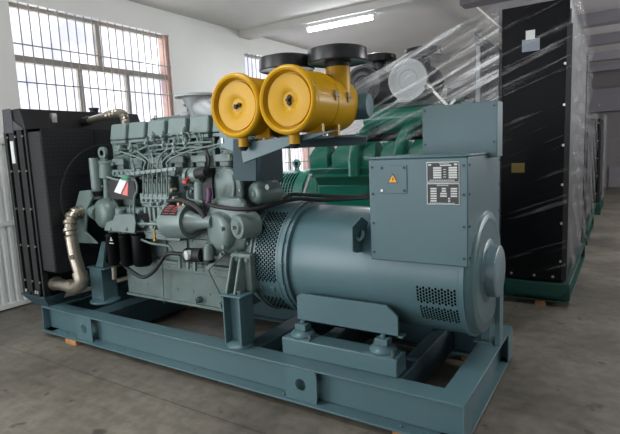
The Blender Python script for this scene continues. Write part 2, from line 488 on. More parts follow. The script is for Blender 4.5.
# stiffener plates with a round lifting hole
for x, wd in ((-4.29, .24), (-1.82, .26)):
    for yy, nm in ((Y0 + .003, -1), (Y1 - .011, 1)):
        m = MB(); n = 24; cx, cz, r = x, (ZB + ZT) / 2, .042
        oz = (ZT - ZB) / 2 - .006; ow = wd / 2
        ring = [(cx + r * cos(2 * pi * k / n), cz + r * sin(2 * pi * k / n)) for k in range(n)]
        out = []
        for k in range(n):
            a = 2 * pi * k / n; c, s_ = cos(a), sin(a); q = min(ow / abs(c) if abs(c) > 1e-6 else 9, oz / abs(s_) if abs(s_) > 1e-6 else 9)
            out.append((cx + q * c, cz + q * s_))
        F = [[m.bm.verts.new((p[0], yy + dy, p[1])) for p in L_] for dy in (0, .008) for L_ in (out, ring)]
        for k in range(n):
            k2 = (k + 1) % n
            m.bm.faces.new([F[0][k], F[0][k2], F[1][k2], F[1][k]]); m.bm.faces.new([F[2][k], F[3][k], F[3][k2], F[2][k2]])
            m.bm.faces.new([F[0][k], F[2][k], F[2][k2], F[0][k2]]); m.bm.faces.new([F[1][k], F[1][k2], F[3][k2], F[3][k]])
        m.build('lifting_plate', 'teal', G)
for x, wd in ((-4.25, .22), (-2.36, .16), (-1.93, .1), (-1.2, .1)):
    m = MB(); m.box((x - wd / 2, Y0 + FL - .004, ZT - .013), (x + wd / 2, Y1 - FL + .004, ZT - .002))
    m.box((x - wd / 2, Y0 + FL / 2, ZB + .02), (x - wd / 2 + .012, Y1 - FL / 2, ZT - .01)); m.box((x + wd / 2 - .012, Y0 + FL / 2, ZB + .02), (x + wd / 2, Y1 - FL / 2, ZT - .01))
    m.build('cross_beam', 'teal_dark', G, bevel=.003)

# ---- radiator
RX0, RX1 = -5.32, -4.9; RY0, RY1 = 2.64, 4.0; RZ0, RZ1 = .42, 2.08
c = MB().box((RX0 + .07, RY0 + .03, RZ0), (RX1 - .04, RY1 - .03, RZ1 - .02)).build('radiator_core', 'black', G, bevel=.004)
m = MB()
for x, w_ in ((RX0, .05), (RX0 + .1, .1), (RX0 + .25, .09), (RX0 + .385, .03)): m.box((x, RY0 - .02, RZ0 - .02), (x + w_, RY0 + .03, RZ1))
m.box((RX0, RY0 + .02, RZ0 - .02), (RX1, RY0 + .04, RZ1))
m.build('side_channel', 'black', c, bevel=.003)
m = MB()
for x in (RX0, RX0 + .2, RX0 + .37): m.box((x, RY1 - .03, RZ0 - .02), (x + .085, RY1 + .012, RZ1))
m.box((RX0, RY1 - .04, RZ0 - .02), (RX1, RY1 - .02, RZ1))
m.build('side_channel', 'black', c, bevel=.003)
m = MB()
for x in (RX0 + .06, RX0 + .205, RX0 + .34):
    for z in (.55, .92, 1.3, 1.68, 2.02): m.lathe((x + .01, RY0 - .01, z), (0, -1, 0), [(0, .011), (.012, .011)], 6)
m.build('bolt', 'steel', c, split=True)
MB().box((RX0 + .12, RY0 - .026, 1.76), (RX0 + .175, RY0 - .019, 1.98)).build('label_strip', 'white', c, label='white paper strip on the radiator channel')
# header tank with sloping front plate
m = MB(); m.prism([(RX0 + .02, RY0 - .02, RZ1), (RX1 + .0, RY0 - .02, RZ1), (RX1 - .08, RY0 - .02, RZ1 + .205), (RX0 + .06, RY0 - .02, RZ1 + .205)], (0, RY1 - RY0 + .04, 0))
ht = m.build('header_tank', 'black', G, bevel=.006)
m = MB(); m.prism([(RX0 + .04, RY0 - .035, RZ1 - .02), (RX0 + .22, RY0 - .035, RZ1 - .02), (RX0 + .22, RY0 - .035, RZ1 + .19), (RX0 + .19, RY0 - .035, RZ1 + .215), (RX0 + .06, RY0 - .035, RZ1 + .215)], (0, .012, 0)); m.prism([(RX0 + .22, RY0 - .03, RZ1), (RX0 + .4, RY0 - .03, RZ1), (RX0 + .22, RY0 - .03, RZ1 + .1)], (0, .01, 0))
m.build('end_plate', 'greyplate', ht, bevel=.003)
MB().box((RX1 - .06, RY0 + .28, RZ1 + .02), (RX1 - .03, RY0 + .33, RZ1 + .17)).build('hinge_strap', 'steel', ht)
m = MB(); m.cyl((-5.1, 3.52, RZ1 + .19), (-5.1, 3.52, RZ1 + .245), .045, n=20); m.cyl((-5.1, 3.52, RZ1 + .245), (-5.1, 3.52, RZ1 + .262), .055, n=20)
m.build('filler_cap', 'black', ht)
# shroud with fan opening, punched guard and fan
m = MB()
GX = -4.68; SZ = .66
for a, b, z0, z1 in ((RY0 + .0, RY0 + .03, SZ, RZ1 - .0), (RY1 - .03, RY1 - .0, SZ, RZ1 - .0)): m.box((RX1 - .03, a, z0), (GX, b, z1))
m.box((RX1 - .03, RY0 + .0, SZ), (GX, RY1, SZ + .03)); m.box((RX1 - .03, RY0, RZ1 - .03), (GX, RY1, RZ1))
sh = m.build('fan_shroud', 'black', G, bevel=.003)
m = MB(); n = 40; rr = .56; cz = 1.36
m.box((GX, RY0 + .005, SZ + .01), (GX + .005, RY1 - .005, RZ1 - .01))
m.build('punched_guard', 'guard', sh)
for z in (1.12, 1.6): MB().box((GX + .005, RY0 + .01, z), (GX + .011, RY1 - .01, z + .03)).build('guard_strap', 'black', sh)
MB().box((GX + .005, 3.2, SZ + .02), (GX + .011, 3.24, RZ1 - .02)).build('guard_strap', 'black', sh)
MB().lathe((GX + .004, YC, cz), (1, 0, 0), [(0, .55), (.008, .55), (.008, .565), (0, .565)], 48).build('guard_ring', 'guardwire', sh)
MB().box((RX1 + .0, RY0 - .004, SZ + .02), (GX - .01, RY0 + .0, RZ1 - .03)).build('side_guard', 'guardside', sh)
m = MB(); m.cyl((GX + .02, YC, 1.3), (-4.34, YC, 1.3), .1, n=24); m.build('fan_shaft', 'black', G)
# bracket shelf below radiator, overhanging the skid end
m = MB()
m.box((RX0 - .02, RY0 - .03, .388), (RX1, RY1 + .03, .402))
for ya, yb in ((RY0 - .03, RY0 + .2), (RY1 - .2, RY1 + .03)):
    m.loft([[(RX0 - .02, ya, .39), (RX1, ya, .39), (RX1, yb, .39), (RX0 - .02, yb, .39)], [(RX0 + .2, ya + .02, ZT), (RX1 - .02, ya + .05, ZT), (RX1 - .02, yb - .04, ZT), (RX0 + .2, yb - .04, ZT)]])
m.box((RX0 + .3, RY0, ZT), (RX1, RY1, ZT + .012))
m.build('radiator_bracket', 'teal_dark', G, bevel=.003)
for xf in (RX0 + .05, RX0 + .22): m = MB(); m.box((xf, RY0 - .03, .402), (xf + .12, RY0 + .03, .43)); m.build('mounting_foot', 'black', c)
m = MB(); bolts(m, [(RX0 + .08, RY0 - .02, .43), (RX0 + .26, RY0 - .02, .43), (RX0 + .3, RY0 - .02, .43)], (0, 0, 1), .014, .03); m.build('foot_bolt', 'steel', c, split=True)
# top coolant hose (metal flex) from tank to first cylinder head
hp = [(-4.86, 3.25, 2.17), (-4.62, 3.22, 2.185), (-4.4, 3.18, 2.195), (-4.2, 3.14, 2.2), (-4.08, 3.12, 2.18), (-4.03, 3.1, 2.12), (-4.02, 3.1, 2.06)]


def flex(path, r, a0=0., a1=1., sub=14, nr=3.0):
    """corrugated between a0 and a1"""
    return MB().tube(path, (lambda t: r + (.0065 * (1 if int(t * 100 / nr) % 2 else -1) if a0 < t < a1 else 0)), 16, sub)


flex(hp, .036, .3, .9).build('top_coolant_hose', 'hose', G)
m = MB(); m.cyl((-4.92, 3.25, 2.168), (-4.78, 3.24, 2.175), .046, n=18); m.build('hose_clamp', 'black', G)
# lower coolant hose
lp = [at(88, 214, 2.92), at(81, 212, 2.86), at(73, 215, 2.78), at(70, 225, 2.73), at(71.5, 237, 2.71), at(75, 256, 2.70), at(79.5, 272, 2.7), at(80, 283, 2.7), at(71, 286, 2.7), at(60, 284.5, 2.71), at(46, 282, 2.76)]
flex(lp, .057, .04, .40).build('lower_coolant_hose', 'hose', G)
m = MB(); m.tube([at(72, 257, 2.68), at(71, 257.5, 2.63)], .022, 12); m.build('hose_stub', 'hose', G)
m = MB(); m.tube([at(58, 283.5, 2.73), at(54.5, 283.5, 2.73)], .07, 16); m.build('hose_clamp', 'hose', G)
m = MB(); m.tube([at(79.5, 272, 2.7), at(81.5, 282, 2.7), at(76, 287, 2.7), at(70, 286, 2.7)], .069, 16, 5); m.build('hose_elbow', 'hose', G)

# ---- engine block
YB = 3.02
m = MB()
m.box((-4.14, YB, .8), (-2.66, 3.62, 1.3)); m.box((-4.14, YB + .12, 1.3), (-2.66, 3.55, 1.66)); m.box((-4.14, YB + .03, 1.58), (-2.66, 3.6, 1.66))
for k in range(6): m.box((-4.15 + .264 * k + .03, YB + .04, 1.3), (-4.15 + .264 * k + .2, YB + .2, 1.6))
eb = m.build('engine_block', 'engine', G, bevel=.012)
m = MB(); m.box((-4.16, YB - .04, .74), (-2.6, 3.66, .8)); m.box((-3.66, YB - .05, .8), (-2.62, YB, .83))
m.box((-4.1, YB - .005, .44), (-2.72, 3.62, .74))
m.box((-4.1, YB - .03, .43), (-2.72, 3.64, .455))
bolts(m, [(-4.0 + .14 * k, YB - .035, .77) for k in range(10)], (0, -1, 0), .011, .01)
bolts(m, [(-4.0 + .2 * k, YB - .0, .56) for k in range(7)], (0, -1, 0), .014, .012)
m.build('oil_pan', 'engine', G, bevel=.01)
for x in (-3.12, -2.83): MB().lathe((x, YB - .01, .5), (0, -1, 0), [(0, .03), (.05, .03), (.05, .02), (.066, .02)], 12).build('drain_plug', 'engine', G)
# crankcase inspection doors
for k in range(5):
    x = -3.98 + k * .27
    m = MB().box((x, YB - .018, .86), (x + .22, YB, 1.04)); bolts(m, [(x + .02, YB - .018, .88), (x + .2, YB - .018, .88), (x + .02, YB - .018, 1.02), (x + .2, YB - .018, 1.02)], (0, -1, 0), .009, .008)
    m.build('inspection_cover', 'engine', G, bevel=.006)
# six separate cylinder heads with rocker covers
HX = [-4.165 + .264 * k for k in range(6)]
for k, x in enumerate(HX):
    m = MB(); m.box((x + .02, YB + .055, 1.66), (x + .2, 3.6, 1.94)); m.box((x + .06, YB - .005, 1.66), (x + .16, YB + .06, 1.74)); m.box((x + .03, YB - .03, 1.70), (x + .2, YB, 1.76)); m.box((x + .002, YB - .004, 1.90), (x + .22, 3.6, 1.93))
    m.cyl((x + .12, YB + .07, 1.84), (x + .12, YB - .035, 1.84), .045, n=18); m.cyl((x + .12, YB - .035, 1.84), (x + .12, YB - .045, 1.84), .02, n=6)
    bolts(m, [(x + .04, YB + .055, 1.78), (x + .18, YB + .055, 1.78), (x + .04, YB + .055, 1.86), (x + .18, YB + .055, 1.86)], (0, -1, 0), .011, .012)
    h_ = m.build('cylinder_head', 'engine', G, bevel=.01)
    m = MB(); m.loft([[(x + .0, YB - .012, 1.935), (x + .226, YB - .012, 1.935), (x + .226, 3.6, 1.935), (x, 3.6, 1.935)],
                      [(x + .003, YB - .005, 1.97), (x + .226, YB - .005, 1.97), (x + .226, 3.6, 1.97), (x + .003, 3.6, 1.97)],
                      [(x + .006, YB + .015, 2.085), (x + .216, YB + .015, 2.085), (x + .216, 3.58, 2.085), (x + .006, 3.58, 2.085)]])
    m.build('rocker_cover', 'engine_light', h_, bevel=.014)
    m = MB(); m.lathe((x + .118, YB + .022, 2.04), (0, -1, .1), [(0, .013), (.014, .013)], 6); m.build('cover_bolt', 'engine', h_)
# water outlet manifold: upper gallery tube joining the heads behind
m = MB(); m.tube([(-4.1, 3.5, 2.12), (-2.7, 3.5, 2.12)], .04, 14)
m.build('coolant_gallery', 'engine', G)
# small lifting wire eye on the third cover
MB().tube([(-3.62, 3.1, 2.08), (-3.62, 3.1, 2.115), (-3.6, 3.09, 2.128), (-3.57, 3.08, 2.12), (-3.56, 3.07, 2.095)], .005, 6, 4).build('wire_eye', 'rubber', G)

# ---- fuel pipework on the heads
FY = 2.94
m = MB()
for (x, y) in ((123, 152), (145, 150), (163, 148)): pass
m.tube([at(118, 157, FY), at(135, 152, FY), at(150, 146, FY), at(190, 143, FY), at(212, 142, FY)], .009, 8, 5)
m.tube([at(150, 151, FY), at(175, 148, FY), at(210, 147, FY)], .008, 8, 4)
m.tube([at(143, 155, FY), at(170, 153, FY), at(200, 152, FY), at(217, 147, FY), at(222, 140, FY)], .006, 8, 5)
for sx in (0, 11, 22):     # looped return pipes
    m.tube([at(169 + sx, 136 - sx * .1, FY), at(176 + sx, 134 - sx * .1, FY), at(179 + sx, 139, FY), at(177 + sx, 145, FY)], .007, 8, 5)
m.tube([at(193, 134, FY), at(197, 138, FY), at(199, 144, FY), at(202, 145, FY), at(203, 134, FY)], .007, 8, 5)
m.tube([at(184, 136, FY), at(183, 143, FY), at(186, 147, FY)], .007, 8, 4)
m.build('fuel_rail', 'engine_light', G)
for (x, y) in ((153, 137), (163, 136), (184, 133), (164, 145), (175, 144), (186, 143), (147, 143), (131, 148), (120, 150), (168, 151), (175, 151)):
    p = at(x, y, FY); m = MB()
    m.cyl(p + V((0, 0, -.035)), p + V((0, 0, .035)), .019, n=10); m.cyl(p + V((0, -.028, 0)), p + V((0, .1, 0)), .016, n=8)
    m.cyl(p + V((0, 0, .035)), p + V((0, 0, .048)), .012, n=6)
    m.build('pipe_union', 'engine_light', G, bevel=.003)
# six injection pipes rising from the pump and fanning to the heads
PY = 2.84
PXs = [143.5, 148, 152.5, 157.2, 162, 167]
for k, x in enumerate(PXs):
    hx = HX[k] + .12
    pts = [at(x, 197, PY), at(x, 180, PY), at(x + .3, 168, PY), at(x + 1, 161, PY + .02), V((hx * .4 + at(x, 155, PY).x * .6, PY + .04, 1.79)), V((hx, YB - .05, 1.84))]
    MB().tube(pts, .0075, 8, 6).build('injection_pipe', 'engine_light', G)
m = MB(); a, b = at(128, 174, PY - .02), at(177, 168.5, PY - .02)
m.bar(a, b, .03, .03)
for k in range(9): q = a.lerp(b, (k + .5) / 9); m.cyl(q + V((0, -.022, 0)), q + V((0, .02, 0)), .012, n=8)
m.build('pipe_clamp_bar', 'engine_light', G, bevel=.003)
# injection pump
PX0, PX1 = at(140, 200, PY).x, at(169, 200, PY).x
m = MB(); m.box((PX0, PY, 1.36), (PX1, 2.99, 1.45)); m.box((PX0 + .02, PY + .02, 1.1), (PX1 - .01, 3.02, 1.36))
m.box((PX0 - .02, PY + .03, 1.04), (PX1 + .06, 3.03, 1.12))
for k, x in enumerate(PXs):
    px = at(x, 200, PY).x
    m.cyl((px, PY + .05, 1.44), (px, PY + .05, 1.54), .022, n=12); m.cyl((px, PY + .05, 1.54), (px, PY + .05, 1.57), .015, n=6)
    m.cyl((px, PY + .01, 1.39), (px, PY - .02, 1.39), .015, n=8)
    m.box((px - .016, PY - .0, 1.17), (px + .016, PY + .03, 1.33))
pump = m.build('injection_pump', 'engine', G, bevel=.006)
m = MB(); m.cyl(at(146, 217, 2.82), at(146, 217, 2.9), .035, n=16); m.build('priming_knob', 'rubber', pump)
m = MB()
for (x, y, r) in ((141, 224, .035), (151, 226, .04), (160, 222, .045), (163, 208, .03), (150, 204, .02), (157, 204, .02), (137, 212, .02)):
    p = at(x, y, 2.8); m.lathe(p, (0, 1, 0), [(0, r * .6), (.01, r * .6), (.01, r), (.12, r)], 14)
m.tube([at(138, 224, 2.8), at(166, 224, 2.8)], .014, 8); m.tube([at(160, 222, 2.78), at(168, 217, 2.78), at(171, 225, 2.78), at(167, 232, 2.78)], .008, 8, 5)
m.tube([at(160, 208, 2.79), at(161, 216, 2.79), at(156, 221, 2.79)], .014, 8, 4)
m.build('lift_pump', 'engine_light', G, bevel=.002)
m = MB(); p = at(154.5, 234, 2.8); m.cyl(p + V((0, 0, -.05)), p + V((0, 0, .04)), .01, n=8); m.cyl(p + V((0, 0, -.06)), p + V((0, 0, -.04)), .018, n=8); m.build('drain_cock', 'brass', G)
# long pipes left of the pump
for i, (pts, r) in enumerate((([at(118, 176, 2.84), at(126, 177, 2.84), at(135, 180, 2.84), at(137, 190, 2.84), at(134, 200, 2.84), at(135, 225, 2.84), at(137, 236, 2.84), at(150, 243, 2.84), at(168, 246, 2.84), at(173, 252, 2.84)], .010),
                              ([at(107, 177, 2.85), at(118, 180, 2.85), at(133, 180, 2.85), at(134, 172, 2.88), at(132, 160, 2.95)], .011),
                              ([at(130, 205, 2.83), at(131, 220, 2.83), at(133, 233, 2.83)], .008))):
    MB().tube(pts, r, 8, 6).build('fuel_pipe', 'engine_light', G)
# dark recess panel with paper tags
m = MB().box((at(108, 180, 2.97).x, 2.97, at(108, 199, 2.97).z), (at(134, 180, 2.97).x, 3.03, at(120, 180, 2.97).z)); m.build('control_cover', 'black', G)
def card(name, m_, cs, Y, parent, **k):
    pts = [at(x, y, Y) for x, y in cs]; return MB().prism(pts, (0, .003, 0)).build(name, m_, parent, **k)
tg = card('paper_tag', 'white', [(120, 179), (126.5, 181), (120.5, 194), (114, 192)], 2.8, G, label='white paper tag')
card('paper_tag', 'pink', [(123.5, 181), (128, 181), (127.5, 196), (122, 194.5)], 2.81, G, label='pink paper tag')
card('tag_flap', 'greentag', [(121, 177), (128, 176), (127, 180), (121, 180)], 2.795, tg)
m = MB(); m.box((at(112, 172, 2.9).x, 2.9, 1.6), (at(140, 172, 2.9).x, 3.0, 1.66))
for k in range(5): m.cyl(V((at(114 + k * 4.5, 172, 2.9).x, 2.885, 1.63)), V((at(114 + k * 4.5, 172, 2.9).x, 2.91, 1.63)), .018, n=8)
m.build('governor_link', 'engine', G, bevel=.004)

# ---- front gear case, water pump and pulley guard
m = MB(); m.box((-4.32, 3.0, .8), (-4.14, 3.64, 1.72)); m.box((-4.26, 3.1, 1.7), (-4.16, 3.5, 1.95)); m.box((-4.4, 3.06, .9), (-4.3, 3.58, 1.5))
bolts(m, [(-4.3, 2.98, z) for z in (.9, 1.1, 1.5, 1.68)], (0, -1, 0), .014, .012)
m.build('gear_case', 'engine', G, bevel=.02)
m = MB(); p = at(101, 214, 2.9)
m.lathe(p, (.12, 1, 0), [(-.03, .0), (-.025, .10), (0, .135), (.05, .15), (.09, .15), (.09, .165), (.11, .165), (.11, .12), (.3, .12)], 32)
m.lathe(p + V((.02, -.02, 0)), (.12, 1, 0), [(-.012, .05), (-.005, .07)], 24)
m.tube([p + V((-.06, .03, 0)), p + V((-.16, .04, .02)), p + V((-.25, .05, .03))], [.085, .075, .072], 18)
m.build('water_pump', 'engine', G)
m = MB(); m.prism([at(79, 191, 2.86), at(89, 190, 2.86), at(92, 198, 2.86), at(87, 208, 2.86), at(85, 232, 2.86), at(97, 244, 2.86), at(77, 243, 2.86), at(73, 214, 2.86)], (0, .03, 0)); m.build('belt_guard', 'engine', G, bevel=.01)
m = MB(); m.cyl(at(98, 199, 3.0), at(93.5, 158, 3.0), .052, .046, n=18); m.cyl(at(98, 199, 3.0), at(97.2, 193, 3.0), .06, n=18)
m.build('bypass_pipe', 'engine_light', G)
m = MB(); m.cyl(at(97.6, 196, 3.0), at(97.1, 191, 3.0), .062, n=18); m.build('pipe_sleeve', 'rubber', G)
m = MB(); m.cyl(at(107.5, 205, 2.98), at(107, 175, 2.98), .035, n=14); m.cyl(at(107, 178, 2.97), at(106.5, 161, 2.97), .07, n=20); m.cyl(at(106.5, 163, 2.97), at(106.5, 161, 2.97), .078, n=20)
m.cyl(at(103, 165, 2.98), at(114, 164, 2.98), .02, n=8)
m.build('thermostat_housing', 'engine', G, bevel=.006)
m = MB(); p = at(101.5, 153, 2.96)       # lifting eye
m.lathe(p, (0, 1, 0), [(0, .028), (0, .058), (.03, .058), (.03, .028), (0, .028)], 24); m.box(p + V((-.03, 0, -.14)), p + V((.04, .03, -.05)))
m.build('lifting_eye', 'engine', G)
# alternator-side oil filter head and three black filters
m = MB(); m.loft([[at(x, y, 2.76) for x, y in ((104, 231), (106, 222), (113, 220), (115, 214), (134, 214), (136, 222), (135, 234))], [at(x, y, 3.02) for x, y in ((110, 228), (112, 220), (117, 218), (118, 213), (136, 213), (138, 220), (137, 231))]])
m.cyl(at(121, 217, 2.82), at(121, 208, 2.82), .05, n=16); m.cyl(at(111, 229, 2.755), at(111, 229, 2.78), .02, n=6); m.cyl(at(127, 229, 2.755), at(127, 229, 2.78), .02, n=6)
m.build('filter_head', 'engine', G, bevel=.01)
for i, (x, y0_, y1_, r, Y) in enumerate(((112, 233, 264, .062, 2.82), (125, 234, 265, .062, 2.84), (140, 233, 265, .085, 2.88))):
    m = MB(); t, b_ = at(x, y0_, Y), at(x, y1_, Y); L_ = t.z - b_.z
    m.lathe(t, (0, 0, -1), [(0, r * .8), (.012, r), (.03, r), (.034, r * .96), (L_ - .02, r * .96), (L_, r * .8), (L_ + .004, .0)], 28)
    f_ = m.build('oil_filter', 'black_gloss', G)
    if i == 0:
        q = at(111, 240, Y - r - .004); mm = MB(); s_ = .012     # three-diamond mark with its line of lettering
        for a in (90, 210, 330):
            d1 = V((cos(radians(a)), 0, sin(radians(a)))); d2 = V((-d1.z, 0, d1.x)); o_ = q + V((0, 0, .004))
            mm.prism([o_, o_ + d1 * s_ * .9 + d2 * s_ * .5, o_ + d1 * s_ * 1.8, o_ + d1 * s_ * .9 - d2 * s_ * .5], (0, .004, 0))
        mm.build('filter_mark', 'platelight', f_)
        MB().box(q + V((-.03, 0, -.034)), q + V((.03, .006, -.028))).build('filter_print', 'platelight', f_)
# drain bottle and support post at the front end
m = MB(); m.cyl(at(114, 267, 2.9), at(114.5, 279, 2.9), .024, n=12); m.build('sample_tube', 'hose', G)
m = MB()
xa, xb = -4.6, -4.4
m.box((-4.62, 2.95, ZT), (-4.42, 3.12, .66))
m.box((-4.64, 2.94, .66), (-4.36, 3.13, .675))
m.prism([(-4.52, 2.96, .68), (-4.4, 2.96, .68), (-4.32, 2.96, .95), (-4.38, 2.96, .95)], (0, .03, 0))
m.lathe((-4.52, 3.035, ZT), (0, 0, 1), [(0, .15), (.02, .15), (.05, .1)], 24)
m.build('front_support', 'teal', G, bevel=.004)
MB().box((-4.56, 3.46, ZT), (-4.36, 3.62, .9)).build('front_support', 'teal', G, bevel=.004)

# ---- starter/charge drum with nameplate
p0 = V((-3.27, 2.86, 1.21)); p1 = V((-2.99, 2.86, 1.22))
m = MB(); m.lathe(p0, p1 - p0, [(0, .1), (.01, .135), (.03, .14), (.25, .14), (.28, .14), (.28, .12), (.275, .10), (.34, .07), (.42, .055), (.52, .05)], 36)
dr_ = m.build('starter_motor', 'engine_light', G)
# plate wraps the upper front of the drum
m = MB(); n = 8; a0, a1 = radians(100), radians(150)
for i in range(n):
    t0, t1 = a0 + (a1 - a0) * i / n, a0 + (a1 - a0) * (i + 1) / n
    v = [m.bm.verts.new((x, 2.86 + .1425 * cos(t), 1.212 + .1425 * sin(t))) for x, t in ((-3.22, t0), (-3.03, t0), (-3.03, t1), (-3.22, t1))]; m.bm.faces.new(v)
bmesh.ops.remove_doubles(m.bm, verts=m.bm.verts, dist=1e-5); bmesh.ops.solidify(m.bm, geom=m.bm.faces[:], thickness=.002)
pl = m.build('nameplate', 'plate', dr_, label='dark printed nameplate on the grey drum')
m = MB()
for i in range(5):
    t = a0 + (a1 - a0) * (i + .7) / 5.4
    for (xa, xb) in ((-3.2, -3.13), (-3.11, -3.05)):
        c_ = V(((xa + xb) / 2, 2.86 + .1445 * cos(t), 1.212 + .1445 * sin(t)))
        m.box(c_ - V(((xb - xa) / 2, .001, .004)), c_ + V(((xb - xa) / 2, .001, .004)), Matrix.Rotation(t - pi / 2, 3, 'X'))
m.build('plate_lines', 'pink', dr_)
# coil-like clutter between pump and flywheel housing
m = MB(); m.cyl(at(192, 175, 2.9), at(203, 175, 2.9), .062, n=18); m.cyl(at(188, 176, 2.88), at(190.5, 176, 2.88), .066, n=18)
m.cyl(at(200, 180, 2.92), at(200, 205, 2.92), .05, n=16)
m.box(at(185, 204, 2.92), at(207, 200, 2.92) + V((0, .03, 0)))
m.tube([at(190, 186, 2.88), at(188, 192, 2.88), at(189, 199, 2.88), at(203, 202, 2.88)], .01, 8, 5)
m.build('solenoid_valve', 'engine_light', G)
m = MB(); m.cyl(at(197, 174, 2.86), at(207, 172, 2.86), .045, n=14); m.box(at(204, 215, 2.9), at(211, 168, 2.9) + V((0, .05, 0))); m.tube([at(169, 201, 2.84), at(180, 200, 2.84), at(193, 205, 2.84), at(203, 214, 2.84), at(206, 222, 2.84)], .024, 10, 5)
m.cyl(at(186, 188, 2.85), at(186, 188, 2.9), .02, n=10)
m.tube([at(208, 168, 2.88), at(209, 160, 2.88), at(206, 150, 2.9)], .012, 8, 4)
m.build('wiring_conduit', 'rubber', G)
m = MB(); m.tube([at(208.5, 188, 2.83), at(209.5, 195, 2.83), at(208, 203, 2.83)], .02, 10, 4); m.build('wire_sleeve', 'wirepurple', G)
m = MB(); m.box(at(182, 183.5, 2.83), at(186, 180, 2.83) + V((0, .03, 0))); m.cyl(at(186, 182, 2.84), at(188, 178, 2.84), .016, n=8); m.build('shutoff_lever', 'red', G, bevel=.003)
m = MB()
for (x, y) in ((173, 198), (178, 204), (183, 205), (187, 203), (171, 190)): p = at(x, y, 2.82); m.cyl(p, p + V((0, .05, 0)), .014, n=8)
m.build('terminal_stud', 'clasp', G, split=True)
# electric pre-lube pump below the drum: glass bowl and dark canister
m = MB(); p = at(187, 255, 2.84); m.cyl(p, at(203, 255, 2.84), .058, n=20); m.box(at(203, 263, 2.82), at(208, 249, 2.82) + V((0, .06, 0)))
m.build('prelube_pump', 'rubber', G)
m = MB(); m.lathe(at(188, 255, 2.79), (-.35, -1, 0), [(-.02, .04), (.02, .04), (.024, .03)], 20); m.build('gauge', 'glassw', G)
m = MB(); m.cyl(at(209, 246, 2.84), at(209, 259, 2.84), .042, n=18); m.cyl(at(209, 246, 2.84), at(209, 243.5, 2.84), .034, n=18); m.build('fuel_bowl', 'engine_light', G)
MB().cyl(at(209, 259, 2.84), at(209, 262, 2.84), .044, n=18).build('bowl_cap', 'rubber', G)
m = MB(); m.bar(at(207, 269, 2.88), at(225, 252, 2.88), .02, .03); m.build('brace', 'engine', G)
m = MB()
for (x, y) in ((188, 263), (195, 265), (180, 262)): m.bar(at(x, y - 6, 2.92), at(x, y + 6, 2.92), .02, .025)
m.build('rail_clip', 'engine_light', G, split=True)

# ---- gear train / flywheel housing with rounded bosses
m = MB()
m.prism([(-2.7, 3.02, .62), (-2.7, 2.95, .9), (-2.7, 2.94, 1.2), (-2.7, 3.05, 1.42), (-2.7, 3.2, 1.5), (-2.7, 3.4, 1.5), (-2.7, 3.55, 1.4), (-2.7, 3.66, 1.2), (-2.7, 3.66, .9), (-2.7, 3.6, .6)], (.2, 0, 0))
m.build('flywheel_housing', 'engine', G, bevel=.03, seg=3)
def dome(m, p, ax, r, L_, n=32): m.lathe(p, ax, [(0, 0), (.0, r * .62), (.006, r * .78), (.02, r * .91), (.045, r * .98), (.08, r), (L_, r)], n)
def rlobe(pts, Yf, Yb, grow=1.0):
    c_ = (sum(x for x, y in pts) / len(pts), sum(y for x, y in pts) / len(pts))
    def rg(Y, k): return [at(c_[0] + (x - c_[0]) * k, c_[1] + (y - c_[1]) * k, Y) for x, y in pts]
    return [rg(Yf, .80), rg(Yf + .012, .9), rg(Yf + .04, .97), rg(Yf + .09, 1.0), rg(Yb, 1.0)]
m = MB()
up = [(213, 203), (211, 190), (212, 178), (216, 170), (223, 166), (231, 167), (238, 173), (243, 182), (245, 192), (245, 203)]
m.loft(rlobe(up, 2.92, 3.25)); gc = m.build('gear_cover', 'engine', G, smooth=60)
m = MB(); m.loft(rlobe([(212, 199), (218, 196), (240, 196), (246, 200), (250, 212), (249, 240), (246, 252), (214, 256), (208, 245), (206, 215)], 2.87, 3.2)); m.build('gear_cover', 'engine', G, smooth=60)
m = MB(); dome(m, at(215, 232, 2.83), (.3, 1, 0), .165, .25); m.build('gear_cover', 'engine_light', G)
m = MB(); m.tube([at(227, 170, 2.93), at(232, 176, 2.92), at(234, 186, 2.91), at(233, 196, 2.9)], .012, 8, 4); m.build('cover_rib', 'engine_light', G)
m = MB(); p = at(237, 227, 2.79); m.lathe(p, (.3, 1, 0), [(-.02, .03), (-.02, .05), (0, .06), (0, .088), (.03, .095), (.16, .1)], 28); m.lathe(p + V((0, -.02, 0)), (.3, 1, 0), [(-.03, .016), (0, .016)], 6)
for (x, y) in ((221, 229), (223, 247)): q = at(x, y, 2.78); m.lathe(q, (.2, 1, 0), [(-.005, .018), (.04, .018)], 8)
m.build('drive_cover', 'engine_light', G)
m = MB(); dome(m, at(253, 194, 2.98), (.25, 1, 0), .095, .22, 24); dome(m, at(253, 194, 2.97), (.25, 1, 0), .03, .05, 12); m.build('breather_cover', 'engine', G)
m = MB()
for (x, y) in ((247, 243), (250, 252), (268, 187)): m.lathe(at(x, y, 2.9), (.1, 1, 0), [(-.01, .022), (.06, .022)], 6)
m.build('housing_bolt', 'engine', G, split=True)
# steel pipes down the pan
MB().tube([at(205, 262, 2.9), at(213, 280, 2.93), at(222, 298, 2.96)], .007, 8, 5).build('dipstick_tube', 'engine', G)
MB().tube([at(162, 262, 2.94), at(163, 280, 2.96), at(164, 303, 2.97)], .005, 8, 4).build('dipstick_tube', 'engine', G)

